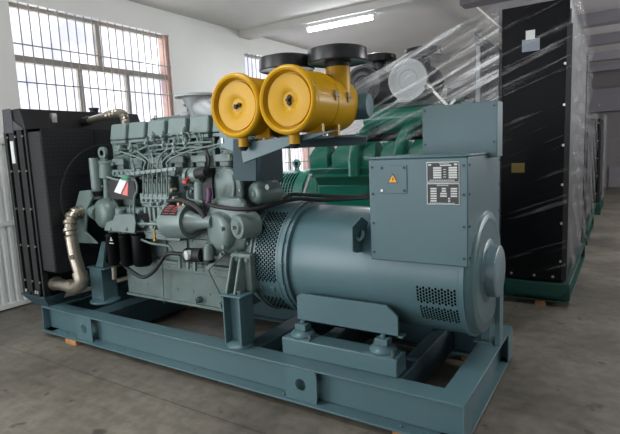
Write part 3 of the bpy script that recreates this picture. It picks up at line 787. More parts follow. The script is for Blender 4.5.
# heads: push-rod tube covers and small flanges in the gaps
for k, x in enumerate(HX[:5]):
    m = MB(); m.cyl((x + .245, YB + .03, 1.66), (x + .245, YB + .03, 1.9), .013, n=8); m.cyl((x + .06, YB - .0, 1.62), (x + .06, YB - .03, 1.62), .03, n=12); m.build('push_rod_tube', 'engine_light', G, split=True)
for x, z in ((-3.9, 1.5), (-3.88, 1.4), (-3.16, 1.58), (-3.1, 1.46), (-2.95, 1.52), (-2.86, 1.4)):
    m = MB(); m.box((x - .04, YB - .02, z - .03), (x + .04, YB + .1, z + .03)); m.cyl((x, YB - .02, z), (x, YB - .045, z), .018, n=8); m.build('junction_block', 'engine', G, bevel=.004)
m = MB()
for q in [at(x, y, 2.93) for x, y in ((214, 186), (218, 175), (241, 190), (236, 177))]: m.lathe(q, (0, -1, 0), [(0, .012), (.02, .012)], 6)
for q in [at(x, y, 2.87) for x, y in ((245, 205), (246, 238), (222, 254), (238, 252))]: m.lathe(q, (0, -1, 0), [(0, .012), (.02, .012)], 6)
m.build('cover_bolt', 'engine', G, split=True)

# ---- hoses and cables
MB().tube([at(121, 262, 2.84), at(130, 270, 2.82), at(142, 277, 2.8), at(152, 273, 2.8), at(160, 263, 2.8), at(167, 254, 2.82), at(184, 254, 2.84)], .017, 10, 8).build('rubber_hose', 'rubber', G)
MB().tube([at(206, 202, 2.84), at(214, 206, 2.8), at(235, 209, 2.78), at(255, 209, 2.85), at(275, 204, 3.0), at(296, 199, 3.15), at(320, 200, 3.3), at(345, 199, 3.4), at(371, 197, 3.42)], .016, 10, 8).build('cable', 'rubber', G)
MB().tube([at(284, 199, 3.2), at(292, 194.5, 3.3), at(305, 195, 3.35), at(330, 196, 3.4), at(355, 197, 3.43), at(371, 194, 3.45)], .015, 10, 8).build('cable', 'rubber', G)

# ---- alternator
ZA = .905; RA = .42; BX0, BX1 = -2.08, -.815
ax = (1, 0, 0)
m = MB(); m.lathe((BX0, YC, ZA), ax, [(0, .40), (.0, .41), (.02, RA), (BX1 - BX0 - .01, RA), (BX1 - BX0, RA - .01)], 72)
ab = m.build('alternator_barrel', 'teal', G)
m = MB(); m.lathe((-2.13, YC, ZA), ax, [(0, .43), (0, .462), (.028, .462), (.028, .448), (.06, .448), (.06, .41)], 72)
fl = m.build('barrel_flange', 'teal', G)
m = MB(); bolts(m, [(-2.12, YC + .454 * cos(radians(a)), ZA + .455 * sin(radians(a))) for a in range(110, 260, 22)], (1, 0, 0), .01, .026); m.build('flange_bolt', 'teal', fl, split=True)
m = MB(); m.lathe((-2.4, YC, ZA), ax, [(0, .43), (.0, .446), (.02, .452), (.27, .452), (.27, .43)], 72)
bh = m.build('bell_housing', 'teal', G)
m = MB(); m.lathe((-2.52, YC, ZA), ax, [(0, .38), (0, .41), (.1, .45), (.12, .465), (.13, .465), (.13, .43)], 72); m.build('adapter_ring', 'engine', G)


def slots(m, x0, x1, a0, a1, R, nx, na, fill=.55):
    """staggered dark slots on a cylinder wall; angles in degrees measured from +Y through +Z"""
    dx = (x1 - x0) / nx; da = (a1 - a0) / na
    for j in range(na):
        for i in range(nx):
            xx = x0 + dx * (i + .5); aa = radians(a0 + da * (j + .5 + (.5 if i % 2 else 0)))
            hx = dx * .34; ha = radians(abs(da)) * fill / 2 * 1.25
            P = [V((xx + s_ * hx, YC + R * cos(aa + t * ha), ZA + R * sin(aa + t * ha))) for s_, t in ((-1, -1), (1, -1), (1, 1), (-1, 1))]
            m.prism(P, V((0, -cos(aa), -sin(aa))) * .006)


MB().lathe((-2.375, YC, ZA), ax, [(0, .45), (0, .4545), (.225, .4545), (.225, .45)], 72).build('grille_band', 'teal', bh)
m = MB(); slots(m, -2.36, -2.165, 121, 194, .4565, 11, 18); m.build('vent_grille', 'void', bh)
m = MB(); slots(m, -2.35, -2.165, 213, 236, .456, 10, 4); m.build('vent_grille', 'void', bh)
for x in (-2.33, -2.22):
    for a in (202, 205):
        m = MB(); aa = radians(a); c_ = V((x, YC + .459 * cos(aa), ZA + .459 * sin(aa))); m.box(c_ - V((.018, .005, .01)), c_ + V((.018, .005, .01)), Matrix.Rotation(aa - pi, 3, 'X'))
        m.build('grille_clip', 'teal', bh, bevel=.002)
m = MB(); slots(m, -1.09, -.835, 183, 198, RA + .0015, 13, 5, .6); m.build('vent_grille', 'void', ab)
m = MB(); slots(m, -1.08, -.83, 202, 218, RA + .0015, 13, 5, .6); m.build('vent_grille', 'void', ab)
MB().lathe((-1.12, YC, ZA), ax, [(0, RA - .002), (0, RA + .001), (.295, RA + .001), (.295, RA - .002)], 72).build('vent_band', 'teal', ab)
# end bell, bearing cover, ring
m = MB(); m.lathe((BX1 - .005, YC, ZA), ax, [(0, RA), (.0, .432), (.03, .432), (.034, .42), (.07, .405), (.08, .39), (.08, .0)], 72)
eb2 = m.build('end_bell', 'teal', G)
m = MB(); m.prism([(-.77, YC - .33, ZA + .02), (-.77, YC - .22, 1.03 + .05), (-.77, YC + .22, 1.03 + .05), (-.77, YC + .33, ZA + .02)], (.06, 0, 0)) if False else None
m.lathe((-.752, YC, ZA + .01), ax, [(0, .2), (.012, .215), (.02, .2), (.024, .175), (.08, .171), (.088, .155), (.088, .0)], 48)
m.build('bearing_cover', 'teal_light', G)
m = MB(); m.lathe((-.752, YC, ZA + .01), ax, [(0, .31), (0, .345), (.014, .345), (.014, .31)], 60); m.build('end_ring', 'teal', eb2)
m = MB(); bolts(m, [(-.75, YC + .328 * cos(radians(a)), ZA + .025 + .328 * sin(radians(a))) for a in range(0, 360, 30)], ax, .011, .014); m.build('end_bolt', 'teal', eb2, split=True)
# lifting plate on the barrel side
p = V((-1.66, 2.86, 1.17))
m = MB()
m.prism([(-1.49, 2.81, 1.09), (-1.49, 2.81, 1.25), (-1.49, 2.95, 1.3), (-1.49, 3.05, 1.25), (-1.49, 2.93, 1.06), (-1.49, 2.86, 1.07)], (.012, 0, 0))
m.build('side_lug', 'teal', ab, bevel=.004)
m = MB(); m.tube([(-1.48, 2.86, 1.17), (-1.455, 2.87, 1.16), (-1.44, 2.885, 1.185), (-1.45, 2.9, 1.21)], .012, 8, 4); m.build('lug_hook', 'teal', ab)

# ---- terminal box
BY0, BY1, BZ0, BZ1 = 2.89, 3.75, 1.028, 1.68; TX0, TX1 = -1.39, -.76
m = MB(); m.box((TX0, BY0, BZ0), (TX1, BY1, BZ1)); tb = m.build('terminal_box', 'teal', G, bevel=.008, seg=3)
m = MB(); m.box((TX0 - .006, BY0 - .006, BZ1), (TX1 + .006, BY1 + .006, BZ1 + .014)); m.build('box_lid', 'teal', tb, bevel=.005)
m = MB(); m.box((-1.315, BY0 - .005, 1.465), (-1.13, BY0, 1.64)); ip = m.build('inspection_panel', 'teal', tb, bevel=.002)
m = MB(); bolts(m, [(-1.297, BY0 - .005, 1.625), (-1.148, BY0 - .005, 1.625), (-1.148, BY0 - .005, 1.483)], (0, -1, 0), .008, .007)
for x in (TX0 + .025, TX1 - .025): bolts(m, [(x, BY0, z) for z in (1.08, 1.27, 1.46, 1.63)], (0, -1, 0), .008, .007)
bolts(m, [(TX1, y, z) for y in (BY0 + .03, BY1 - .03) for z in (1.08, 1.27, 1.46, 1.63)], (1, 0, 0), .008, .007)
m.build('box_screw', 'teal_dark', tb, split=True)
m = MB(); bolts(m, [(-1.297, BY0 - .005, 1.483)], (0, -1, 0), .009, .008); m.build('panel_lock', 'steel', ip)
cx, cz = -1.222, 1.557; y = BY0 - .0055
m = MB(); m.prism([(cx - .034, y, cz - .026), (cx + .034, y, cz - .026), (cx, y, cz + .032)], (0, -.002, 0)); ws = m.build('warning_sign', 'plate', ip)
m = MB(); m.prism([(cx - .028, y - .002, cz - .0225), (cx + .028, y - .002, cz - .0225), (cx, y - .002, cz + .025)], (0, -.001, 0)); m.build('sign_face', 'orange', ip, label='yellow face of the triangular warning sign')
m = MB(); m.prism([(cx + .003, y - .003, cz + .012), (cx - .006, y - .003, cz - .003), (cx - .0005, y - .003, cz - .003), (cx - .004, y - .003, cz - .018), (cx + .007, y - .003, cz + .001), (cx + .0015, y - .003, cz + .001)], (0, -.001, 0)); m.build('sign_flash', 'plate', ip)
nx0, nx1 = -1.005, -.808
for z0, z1, kind in ((1.533, 1.655, 0), (1.4, 1.528, 1)):
    y = BY0 - .004
    n_ = MB().box((nx0, y, z0), (nx1, BY0, z1)).build('rating_plate', 'platelight', tb, bevel=.002)
    m = MB().box((nx0 + .005, y - .001, z0 + .005), (nx1 - .005, y, z1 - .005)); m.build('plate_ground', 'plate', tb)
    m = MB(); yy = y - .002; W_ = nx1 - nx0

    def cell(a, b, c_, d_): m.box((nx0 + W_ * a, yy, z0 + (z1 - z0) * c_), (nx0 + W_ * b, yy + .001, z0 + (z1 - z0) * d_))
    if kind == 0:
        cell(.42, .76, .80, .86)
        for k in range(5): cell(.21, .46, .2 + .115 * k, .285 + .115 * k); cell(.68, .93, .2 + .115 * k, .285 + .115 * k)
        for k in range(9): cell(.4 + .035 * k, .42 + .035 * k, .9, .935)
        for k in range(14): cell(.1 + .055 * k, .135 + .055 * k, .08, .13)
        cell(.06, .15, .82, .9); cell(.84, .94, .82, .9)
        for k in range(4): cell(.52, .6, .25 + .12 * k, .28 + .12 * k)
    else:
        for k in range(6):
            cell(.12, .31, .14 + .115 * k, .21 + .115 * k)
            if k not in (0, 1): cell(.42, .62, .14 + .115 * k, .21 + .115 * k) if k < 4 else cell(.47, .6, .14 + .115 * k, .21 + .115 * k)
            cell(.74, .93, .14 + .115 * k, .21 + .115 * k) if k > 1 else cell(.66, .72, .14 + .115 * k, .21 + .115 * k)
        for k in range(9): cell(.32 + .04 * k, .345 + .04 * k, .88, .93)
        for k in range(14): cell(.1 + .055 * k, .135 + .055 * k, .05, .09)
    m.build('plate_print', 'platelight', tb)
# upright control panel carrier behind the terminal box
m = MB(); m.box((-1.2, 3.37, 1.66), (-.7, 3.53, 2.02)); up = m.build('outlet_box', 'teal', G, bevel=.005)
m = MB(); bolts(m, [(x, 3.37, z) for x in (-1.18, -.72) for z in (1.76, 1.99)], (0, -1, 0), .007, .006); m.build('box_screw', 'teal_dark', up, split=True)
m = MB(); m.box((-.75, 3.56, ZT), (-.715, 3.68, .86)); m.build('panel_upright', 'teal', G, bevel=.003)
m = MB(); m.box((-.86, 3.62, ZT), (-.8, 3.7, .62)); m.box((-.9, 3.56, ZT), (-.76, 3.72, ZT + .015)); m.build('alternator_strut', 'teal', G, bevel=.003)

# ---- alternator feet: raised tube, rubber mounts, angle plate (near and far side)
for side, (ya, yb, yp) in enumerate(((2.76, 2.92, 2.86), (3.74, 3.9, 3.77))):
    m = MB(); m.box((-2.06, ya, ZT), (-1.17, yb, .425)); m.build('mount_beam', 'teal', G, bevel=.008)
    for x in (-1.93, -1.3):
        m = MB(); ym = (ya + yb) / 2 + .01; m.box((x - .1, ya + .01, .425), (x + .1, yb - .01, .434))
        m.lathe((x, ym, .432), (0, 0, 1), [(0, .09), (.012, .092), (.03, .08), (.04, .05), (.048, .03)], 28)
        mt = m.build('rubber_mount', 'teal', G)
        m = MB(); m.box((x - .045, ym - .04, .477), (x + .045, ym + .04, .52)); m.cyl((x - .0, ym, .515), (x, ym, .54), .018, n=6); m.build('mount_block', 'teal', mt, bevel=.003)
        m = MB(); bolts(m, [(x + .085, ym - .05, .434), (x - .085, ym + .05, .434)], (0, 0, 1), .01, .03); m.build('mount_bolt', 'steel', mt, split=True)
    m = MB(); s_ = yp
    m.prism([(-1.98, s_, .53), (-1.98, s_, .71), (-1.94, s_, .735), (-1.28, s_, .735), (-1.2, s_, .67), (-1.2, s_, .53)], (0, .02, 0))
    m.prism([(-1.98, s_, .53), (-1.98, s_ + .07 * (-1 if side else 1), .53), (-1.17, s_ + .07 * (-1 if side else 1), .53), (-1.17, s_, .53)], (0, 0, .012))
    m.lathe((-1.23, s_ - .001, .61), (0, -1, 0), [(0, .008), (.002, .008)], 8)
    m.build('foot_plate', 'teal', G, bevel=.004)
# engine rear support: casting on square post with flared foot
for ys, s_ in ((2.665, 1), (3.975, -1)):
    y2 = ys + s_ * .16; ya, yb = min(ys, y2), max(ys, y2); zt = .7; xa, xb = -2.53, -2.36
    m = MB(); m.box((xa, ya, ZT + .03), (xa + .014, yb, zt)); m.box((xb - .014, ya, ZT + .03), (xb, yb, zt)); m.box((xa, (ya + yb) / 2 - .006, ZT + .03), (xb, (ya + yb) / 2 + .006, zt)); m.box((xa - .02, ya - .01, zt), (xb + .02, yb + .02, zt + .014))
    m.lathe(((xa + xb) / 2, (ya + yb) / 2, ZT), (0, 0, 1), [(0, .1), (.012, .1), (.035, .075), (.04, .05)], 28)
    po = m.build('rear_support', 'teal', G, bevel=.003)
    m = MB(); f = (lambda y: y) if s_ > 0 else (lambda y: ya + yb - y)
    for x in (-2.51, -2.43): m.prism([(x, f(ya + .01), zt + .014), (x, f(yb), zt + .014), (x, f(yb), .98), (x, f(ya + .1), .98)], (.022, 0, 0))
    m.box((-2.54, min(f(yb - .02), f(yb + .17)), zt + .014), (-2.35, max(f(yb - .02), f(yb + .17)), 1.0))
    m.build('support_casting', 'engine', po, bevel=.008)
    m = MB(); bolts(m, [(-2.475, f(yb - .02), .96), (-2.38, f(yb - .02), .96)], (0, -s_, 0), .017, .02); bolts(m, [(-2.4, ya + .05, zt + .014)], (0, 0, 1), .018, .03); m.build('support_bolt', 'engine', po, split=True)

# ---- exhaust outlet funnel behind the heads
m = MB(); p = V((-3.31, 3.36, 2.30))
m.lathe(p, (0, 0, -1), [(-.005, .0), (-.005, .19), (0, .21), (.018, .21), (.024, .15), (.06, .13), (.12, .115), (.17, .085), (.24, .08)], 40)
m.tube([p + V((-.02, 0, -.07)), p + V((.1, 0, -.12)), p + V((.2, .02, -.2)), p + V((.28, .04, -.3))], [.1, .13, .13, .1], 20)
m.cyl(p + V((-.1, -.02, -.16)), p + V((-.18, -.05, -.17)), .03, n=12)
bolts(m, [p + V((-.07, -.11, -.09)), p + V((-.04, -.11, -.13))], (0, -1, 0), .012, .014)
m.build('exhaust_outlet', 'silver', G)

# ---- bracket carrying the air cleaners
m = MB()
yb = 2.83
m.prism([(-2.66, 2.9, 1.94), (-2.66, 2.9, 1.82), (-2.62, 2.9, 1.8), (-2.32, 2.9, 1.72), (-2.32, 2.9, 1.86)], (0, .012, 0))
m.build('bracket_arm', 'teal', G, bevel=.002)
m = MB(); m.prism([at(233, 139, yb), at(233, 179, yb), at(240, 181, yb), at(256, 181, yb), at(256, 139, yb)], (0, .012, 0)); m.build('bracket_post', 'teal_dark', G, bevel=.002)
m = MB(); m.prism([at(240, 143, yb - .012), at(243, 163, yb - .012), at(296, 143, yb - .012), at(344, 128, yb - .012), at(335, 130, yb - .012)], (0, .012, 0)); m.build('bracket_rail', 'teal', G, bevel=.002)
m = MB(); m.box((-2.45, 2.84, 1.832), (-1.6, 3.32, 1.846)); m.box((-2.45, 3.3, 1.78), (-1.6, 3.314, 1.84))
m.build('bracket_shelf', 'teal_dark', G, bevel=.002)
m = MB(); m.box((-2.66, 3.2, 1.5), (-2.5, 3.5, 1.83)); m.build('bracket_pedestal', 'teal_dark', G, bevel=.004)
m = MB(); bolts(m, [(x, 2.86, 1.845) for x in (-2.3, -2.2, -2.1, -1.98, -1.78, -1.68)], (0, 0, 1), .013, .016); bolts(m, [(-2.63, 2.9, 1.87), (-2.63, 2.9, 1.85)], (0, -1, 0), .01, .01); m.build('bracket_bolt', 'steel', G, split=True)
m = MB(); m.lathe((-1.85, 3.4, 2.07), (1, .1, 0), [(0, .1), (.2, .1), (.23, .085), (.235, 0)], 24); m.build('cleaner_outlet', 'teal', G)

# ---- yellow air cleaners
for k, ax_ in enumerate((-2.315, -1.872)):
    o_ = V((ax_, 2.7, 2.088)); m = MB()
    m.lathe(o_, (0, 1, 0), [(.035, .0), (.035, .178), (.015, .186), (-.006, .192), (-.012, .205), (-.008, .218), (.0, .224), (.02, .226), (.045, .22), (.05, .21), (.32, .208), (.325, .213), (.335, .213), (.34, .208), (.6, .208), (.66, .195), (.69, .155), (.7, .0)], 56)
    b_ = m.build('air_cleaner', 'yellow', G)
    m = MB(); m.lathe(o_ + V((0, .02, 0)), (0, 1, 0), [(.034, .0), (.032, .02), (.018, .045), (.006, .07), (.0, .095), (-.001, .168), (.02, .172)], 48)
    m.build('end_cover', 'yellow', b_, smooth=24)
    m = MB(); an = radians(20 if k == 0 else 85)
    for s_ in (-1, 1):
        q = o_ + V((0, .02, 0)); t = V((cos(an), 0, sin(an))) * s_; u_ = V((-t.z, 0, t.x))
        m.prism([q + u_ * .006, q + t * .02 + u_ * .016, q + t * .036, q + t * .02 - u_ * .016, q - u_ * .006], (0, .014, 0))
    m.cyl(o_ + V((0, .0, 0)), o_ + V((0, .06, 0)), .011, n=10); m.build('wing_nut', 'rubber', b_)
    m = MB(); m.cyl(o_ + V((0, .07, -.2)), o_ + V((0, .07, -.285)), .036, n=20); m.build('dust_spout', 'yellow', b_)
    m = MB(); m.cyl(o_ + V((0, .07, -.285)), o_ + V((0, .07, -.315)), .036, .02, n=16); m.build('spout_valve', 'rubber', b_)
    tx = ax_ + .112; ty = 3.2; m = MB()
    m.cyl((tx, ty, 2.1), (tx, ty, 2.365), .088, n=32); m.build('inlet_tube', 'yellow', b_)
    m = MB(); m.cyl((tx, ty, 2.335), (tx, ty, 2.375), .093, n=32); m.build('tube_clamp', 'rubber', b_)
    m = MB(); m.lathe((tx, ty, 2.37), (0, 0, 1), [(0, .1), (0, .19), (-.006, .205), (.0, .212), (.01, .214), (.085, .21), (.09, .203), (.09, .16), (.105, .14), (.11, .0)], 56); m.build('rain_cap', 'cap', b_, smooth=30)
    for yy in (2.98, 3.16):      # toggle clasps on the right flank
        m = MB(); a = radians(8); c_ = V((ax_ + .208 * cos(a), yy, 2.088 + .208 * sin(a)))
        m.box(c_ - V((.006, .012, .035)), c_ + V((.012, .012, .035))); m.box(c_ + V((.004, -.026, -.006)), c_ + V((.02, .026, .006)))
        m.build('clasp', 'clasp', b_, bevel=.002)
    for yy in (2.9, 3.12):
        m = MB(); m.box((ax_ + .03, yy - .015, 1.846), (ax_ + .15, yy + .015, 1.93)); m.build('saddle', 'yellow', b_)

# wooden blocks that carry the skid
def block(x, y, sx, sy, h, label):
    o = MB().box((x - sx / 2, y - sy / 2, 0), (x + sx / 2, y + sy / 2, h)).build('wood_block', 'wood', None, bevel=.003, loc=(x, y, 0)); tag(o, label, 'wood block')
block(-4.47, 2.66, .17, .16, .0445, 'pine block under the near left end of the blue-grey skid')
block(-1.05, 2.68, .2, .12, .0445, 'wooden block under the near right end of the blue-grey skid')
block(-4.3, 3.95, .16, .14, .0445, 'wooden block under the far side of the blue-grey skid')
block(-1.0, 3.95, .16, .14, .0445, 'wooden block under the far right corner of the blue-grey skid')
o = MB().box((-2.78, 2.64, 0), (-2.62, 2.74, .0445)).build('packing_shim', 'black', None, bevel=.003, loc=(-2.7, 2.69, 0)); tag(o, 'dark packing shim under the middle of the blue-grey skid', 'packing')
# ------------------------------------------------------------------ film-wrapped green generator set behind
def film_hull(name, secs, parent):
    """closed sheet through vertical sections; each section is a ring of points"""
    m = MB(); n = len(secs[0]); fine = []
    for A, B in zip(secs, secs[1:]):
        for k in range(14): fine.append([V(a).lerp(V(b), k / 14) for a, b in zip(A, B)])
    fine.append([V(p) for p in secs[-1]])
    R = []
    for i, ring in enumerate(fine):
        out = []
        for j in range(n):
            a, b = ring[j], ring[(j + 1) % n]
            for k in range(10):
                p = a.lerp(b, k / 10)
                out.append(p + V((0, 1, .4)) * .022 * sin(p.x * 5.1 + p.z * 9.7) + V((0, 1, 0)) * .012 * sin(p.x * 13 - p.z * 17 + p.y * 5))
        R.append([m.bm.verts.new(p) for p in out])
    for A, B in zip(R, R[1:]):
        q = len(A)
        for k in range(q): m.bm.faces.new([A[k], A[(k + 1) % q], B[(k + 1) % q], B[k]])
    return m.build(name, 'film', parent, smooth=80)


def wrapped_set(x1, yc, hw, top, label, full=True, x0=-1.13, face=True):
    T = thing('generator_set', label, 'generator', (-2.8, yc, 0))
    ya, yb = yc - hw, yc + hw
    L0 = -6.0 if full else -3.0
    for y in (ya, yb):
        s_ = 1 if y == ya else -1; m = MB(); y2 = y + s_ * .12; a, b = min(y, y2), max(y, y2)
        m.box((L0, a, .25), (x1 + .06, b, .265)); m.box((L0, a, .06 if full else .0), (x1 + .06, b, .075)); m.box((L0, (a + b) / 2 - .006, .07), (x1 + .06, (a + b) / 2 + .006, .26))
        m.build('side_beam', 'green_dark', T, bevel=.003)
    m = MB(); m.box((x1 - .04, ya, .06), (x1 + .06, yb, .07)); m.box((x1 - .04, ya, .255), (x1 + .06, yb, .27)); m.box((x1 - .0, ya + .03, .07), (x1 + .012, yb - .03, .26))
    m.prism([(x0 + .02, ya - .03, .27), (x1 + .06, ya - .03, .27), (x1 + .06, ya - .03, .19), (x1 - .05, ya - .03, .12), (x0 + .1, ya - .03, .12)], (0, .012, 0))
    m.build('end_beam', 'green_dark', T, bevel=.003)
    # tall radiator
    m = MB(); m.box((x0, ya + .02, .28), (x1, yb - .02, top)); rad = m.build('radiator', 'black_gloss', T, bevel=.01)
    m = MB(); m.box((x1 - .02, ya + .06, .4), (x1 + .012, yb - .06, top - .1))
    m.build('radiator_face', 'guard', rad)
    for i in range(2):
        m = MB(); y = (ya + .0, yb - .06)[i]; m.box((x1 - .02, y, .3), (x1 + .03, y + .06, top - .25)); m.build('edge_angle', 'black', rad, bevel=.003)
    m = MB(); bolts(m, [(x, ya + .02, z) for x in (x1 - .03,) for z in (.5, .9, 1.3, 1.7, 2.1, 2.5)] + [(x, ya + .02, .33) for x in (x0 + .12, x1 - .28, x1 - .1)], (0, -1, 0), .014, .012)
    m.build('bolt', 'steel', rad, split=True)
    if not full: return T
    # fan shroud with pale vertical guard posts
    m = MB(); m.prism([(x0, ya + .15, .5), (x0, yb - .15, .5), (x0 - .38, yb - .45, .8), (x0 - .38, ya + .45, .8)], (0, 0, top - .9)); m.build('fan_shroud', 'black', T)
    for dx in (.12, .2, .31):
        MB().box((x0 - dx - .025, ya + .3, 1.7), (x0 - dx + .02, ya + .34, top - .28)).build('guard_post', 'silver' if dx != .2 else 'black', T)
    # V engine: block, two banks of heads with sloping covers
    m = MB(); m.box((-3.85, yc - .55, .5), (-1.65, yc + .55, 1.25)); m.prism([(-3.85, yc + a_, b_2) for a_, b_2 in ((-.5, 1.2), (-.78, 1.5), (-.4, 1.62), (.4, 1.62), (.78, 1.5), (.5, 1.2))], (2.2, 0, 0))
    m.box((-3.85, yc - .7, 1.36), (-1.7, yc - .66, 1.48))
    eb_ = m.build('engine_block', 'green', T, bevel=.02)
    for k in range(6):
        x = -3.84 + k * .37
        for s_ in (-1, 1):
            m = MB(); c_ = yc + s_ * .6
            m.loft([[(x, c_ - .16, 1.5), (x + .3, c_ - .16, 1.5), (x + .3, c_ + .16, 1.5), (x, c_ + .16, 1.5)],
                    [(x, c_ - .17, 1.68), (x + .3, c_ - .17, 1.68), (x + .3, c_ + .17, 1.68), (x, c_ + .17, 1.68)],
                    [(x + .08, c_ - .08, 1.84), (x + .27, c_ - .08, 1.84), (x + .27, c_ + .08, 1.84), (x + .08, c_ + .08, 1.84)]])
            m.build('rocker_cover', 'green', eb_, bevel=.012)
    for q in (0, 45, 90):
        m = MB(); path = [at(354 + q, 176 - q * .1, 5.98), at(354 + q, 160 - q * .1, 5.98), at(355.5 + q, 149 - q * .1, 5.98), at(361 + q, 138 - q * .1, 6.04), at(368 + q, 130 - q * .1, 6.2), at(376 + q, 125 - q * .1, 6.5)]
        m.tube(path, .078, 16, 5); m.lathe(path[1], (0, 0, 1), [(-.02, .078), (-.02, .092), (.02, .092), (.02, .078)], 20); m.lathe(path[3], path[4] - path[3], [(-.02, .078), (-.02, .09), (.02, .09), (.02, .078)], 20)
        m.build('intake_elbow', 'green', T)
    m = MB(); m.cyl((-3.1, yc - .28, 2.15), (-1.75, yc - .28, 2.15), .21, n=28); m.cyl((-3.1, yc + .28, 2.15), (-1.75, yc + .28, 2.15), .21, n=28); m.build('intake_manifold', 'green', T)
    m = MB(); m.box((-3.8, yc - .5, 1.9), (-2.9, yc - .4, 1.96)); m.cyl((-3.7, yc - .3, 1.9), (-1.7, yc - .3, 1.9), .06, n=14); m.build('exhaust_pipe', 'rubber', T)
    # big air cleaners with pale end discs and flat rain caps
    for i, x in enumerate((-3.02, -2.38)):
        m = MB(); o_ = V((x, yc - .62, 2.6)); m.lathe(o_, (0, 1, 0), [(0, .25), (.7, .25), (.74, .2), (.74, .0)], 40); b_ = m.build('air_cleaner', 'cap', T)
        m = MB(); m.lathe(o_, (0, 1, 0), [(.0, .0), (-.012, .0), (-.012, .12), (-.02, .125), (-.012, .13), (-.012, .2), (-.025, .22), (-.025, .26), (.02, .262)], 40); m.build('end_cover', 'disc' if i else 'cap', b_)
        m = MB(); m.cyl((x + .05, yc - .2, 2.6), (x + .05, yc - .2, 2.97), .1, n=20); m.lathe((x + .05, yc - .2, 2.93), (0, 0, 1), [(0, .2), (.01, .25), (.1, .24), (.14, .1), (.15, 0)], 32); m.build('rain_cap', 'cap', b_)
    m = MB(); m.bar((-2.1, yc - .6, 2.48), (-1.8, yc - .6, 2.15), .03, .03); m.bar((-1.98, yc - .6, 2.12), (-1.78, yc - .6, 2.3), .03, .03); m.cyl((-2.14, yc - .63, 2.52), (-2.06, yc - .6, 2.44), .04, n=12); m.build('stay_rod', 'steel', T)
    m = MB(); m.box((-2.6, yc - .5, 2.28), (-1.7, yc + .5, 2.34)); m.box((-3.4, yc - .45, 2.28), (-2.6, yc + .45, 2.34)); m.build('cleaner_bracket', 'green_dark', T)
    # alternator
    m = MB(); m.lathe((-5.4, yc, 1.0), (1, 0, 0), [(0, .4), (.02, .45), (1.1, .45), (1.12, .48), (1.2, .48), (1.21, .44), (1.4, .4)], 56); al = m.build('alternator', 'green', T)
    m = MB()
    for j in range(10):
        for i in range(9):
            aa = radians(118 + 6.2 * j); xx = -4.85 + i * .055; c_ = V((xx, yc + .452 * cos(aa), 1.0 + .452 * sin(aa)))
            m.box(c_ - V((.012, .004, .02)), c_ + V((.012, .004, .02)), Matrix.Rotation(aa - pi, 3, 'X'))
    m.build('vent_grille', 'void', al)
    m = MB(); m.lathe((-4.57, yc - .02, 1.56), (0, 1, 0), [(0, .035), (0, .07), (.03, .07), (.03, .035), (0, .035)], 24); m.box((-4.61, yc - .02, 1.42), (-4.53, yc + .01, 1.52)); m.build('lifting_eye', 'green', al)
    m = MB(); m.box((-3.95, yc - .5, .5), (-3.84, yc + .5, 1.35)); m.build('flywheel_housing', 'green', T, bevel=.03)
    MB().bar((-4.02, yc - .72, 1.05), (-3.86, yc - .72, 1.42), .03, .04).build('support_rod', 'platelight', T)
    return T


g2 = wrapped_set(-.5, 6.8, 1.2, 3.12, 'film-wrapped green generator set with a tall black radiator behind the blue-grey one')
rad2 = [c_ for c_ in g2.children if c_.name.startswith('radiator')][0]
def on_rad(name, m_, lo, hi, **k): return MB().box(lo, hi).build(name, m_, rad2, **k)
on_rad('paper_label', 'greylabel', (-.93, 5.612, 2.66), (-.765, 5.619, 2.78), label='grey paper label')
on_rad('paper_label', 'white', (-.895, 5.609, 2.775), (-.81, 5.618, 2.865), label='small white paper label')
on_rad('warning_label', 'dimyellow', (-1.02, 5.613, 1.43), (-.89, 5.619, 1.53), label='faded yellow label')
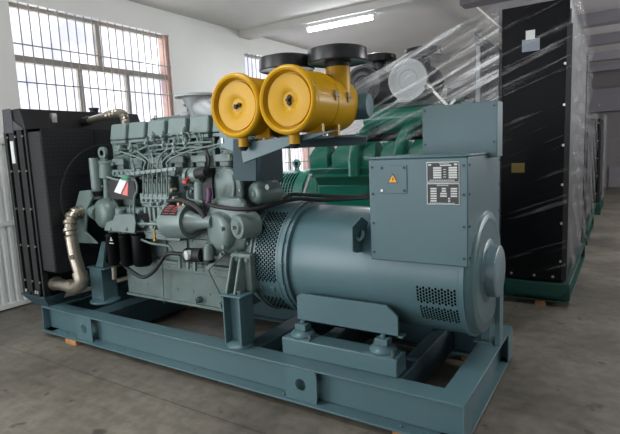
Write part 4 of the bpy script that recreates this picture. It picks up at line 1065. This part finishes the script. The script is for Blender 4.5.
# film over it
def ring(x, ya, yb, z0, z1): return [(x, ya, z0), (x, ya, z1), (x, yb, z1), (x, yb, z0)]
film_hull('stretch_film', [ring(-4.3, 5.95, 7.6, 1.1, 1.9), ring(-3.0, 5.85, 7.7, 1.15, 2.58), ring(-2.2, 5.75, 7.85, 1.2, 2.86), ring(-1.14, 5.54, 8.05, 1.2, 3.17)], g2)
def sheet(name, f, nu, nv, parent, fm='film_veil'):
    m = MB(); g = [[m.bm.verts.new(f(i / nu, j / nv)) for j in range(nv + 1)] for i in range(nu + 1)]
    for i in range(nu):
        for j in range(nv): m.bm.faces.new([g[i][j], g[i + 1][j], g[i + 1][j + 1], g[i][j + 1]])
    return m.build(name, fm, parent, smooth=80)
def side(u, v):
    y = 5.55 + 2.55 * u; z = .35 + v * (2.88 - .25 * u)
    return V((-.44 + .025 * sin(7 * y + 11 * z) + .02 * sin(23 * z - 5 * y), y, z))
sheet('stretch_film', side, 40, 50, g2)
def front(u, v):
    x = -1.14 + .66 * u; z = .4 + 2.77 * v
    return V((x, 5.575 + .012 * sin(9 * x + 13 * z), z))
sheet('stretch_film', front, 20, 50, g2, 'film_thin')
block_y = [(-.72, 5.68, 'wooden block under the near corner of the green skid'), (-.7, 7.9, 'wooden block under the far corner of the green skid')]
for x, y, l in block_y:
    o = MB().box((x - .05, y - .05, 0), (x + .05, y + .05, .059)).build('wood_block', 'wood', None, bevel=.003, loc=(x, y, 0)); tag(o, l, 'wood block')
g3 = wrapped_set(-.54, 10.2, .95, 2.1, 'dark wrapped generator set just past the tall black radiator', full=False, x0=-1.0)
g4 = wrapped_set(-.5, 14.0, .9, 2.2, 'distant generator set with a small white label on its black radiator', full=False, x0=-.85)
r4 = [c_ for c_ in g4.children if c_.name.startswith('radiator')][0]
MB().box((-.7, 13.105, 1.86), (-.62, 13.118, 1.94)).build('paper_label', 'white', r4, label='small white label')
def side3(yc, hw, x, top):
    def f(u, v):
        y = yc - hw + 2 * hw * u; z = .3 + (top - .25) * v
        return V((x + .02 * sin(7 * y + 11 * z), y, z))
    return f
sheet('stretch_film', side3(10.2, .98, -.47, 2.15), 24, 24, g3)
sheet('stretch_film', side3(14.0, .93, -.43, 2.25), 24, 24, g4)
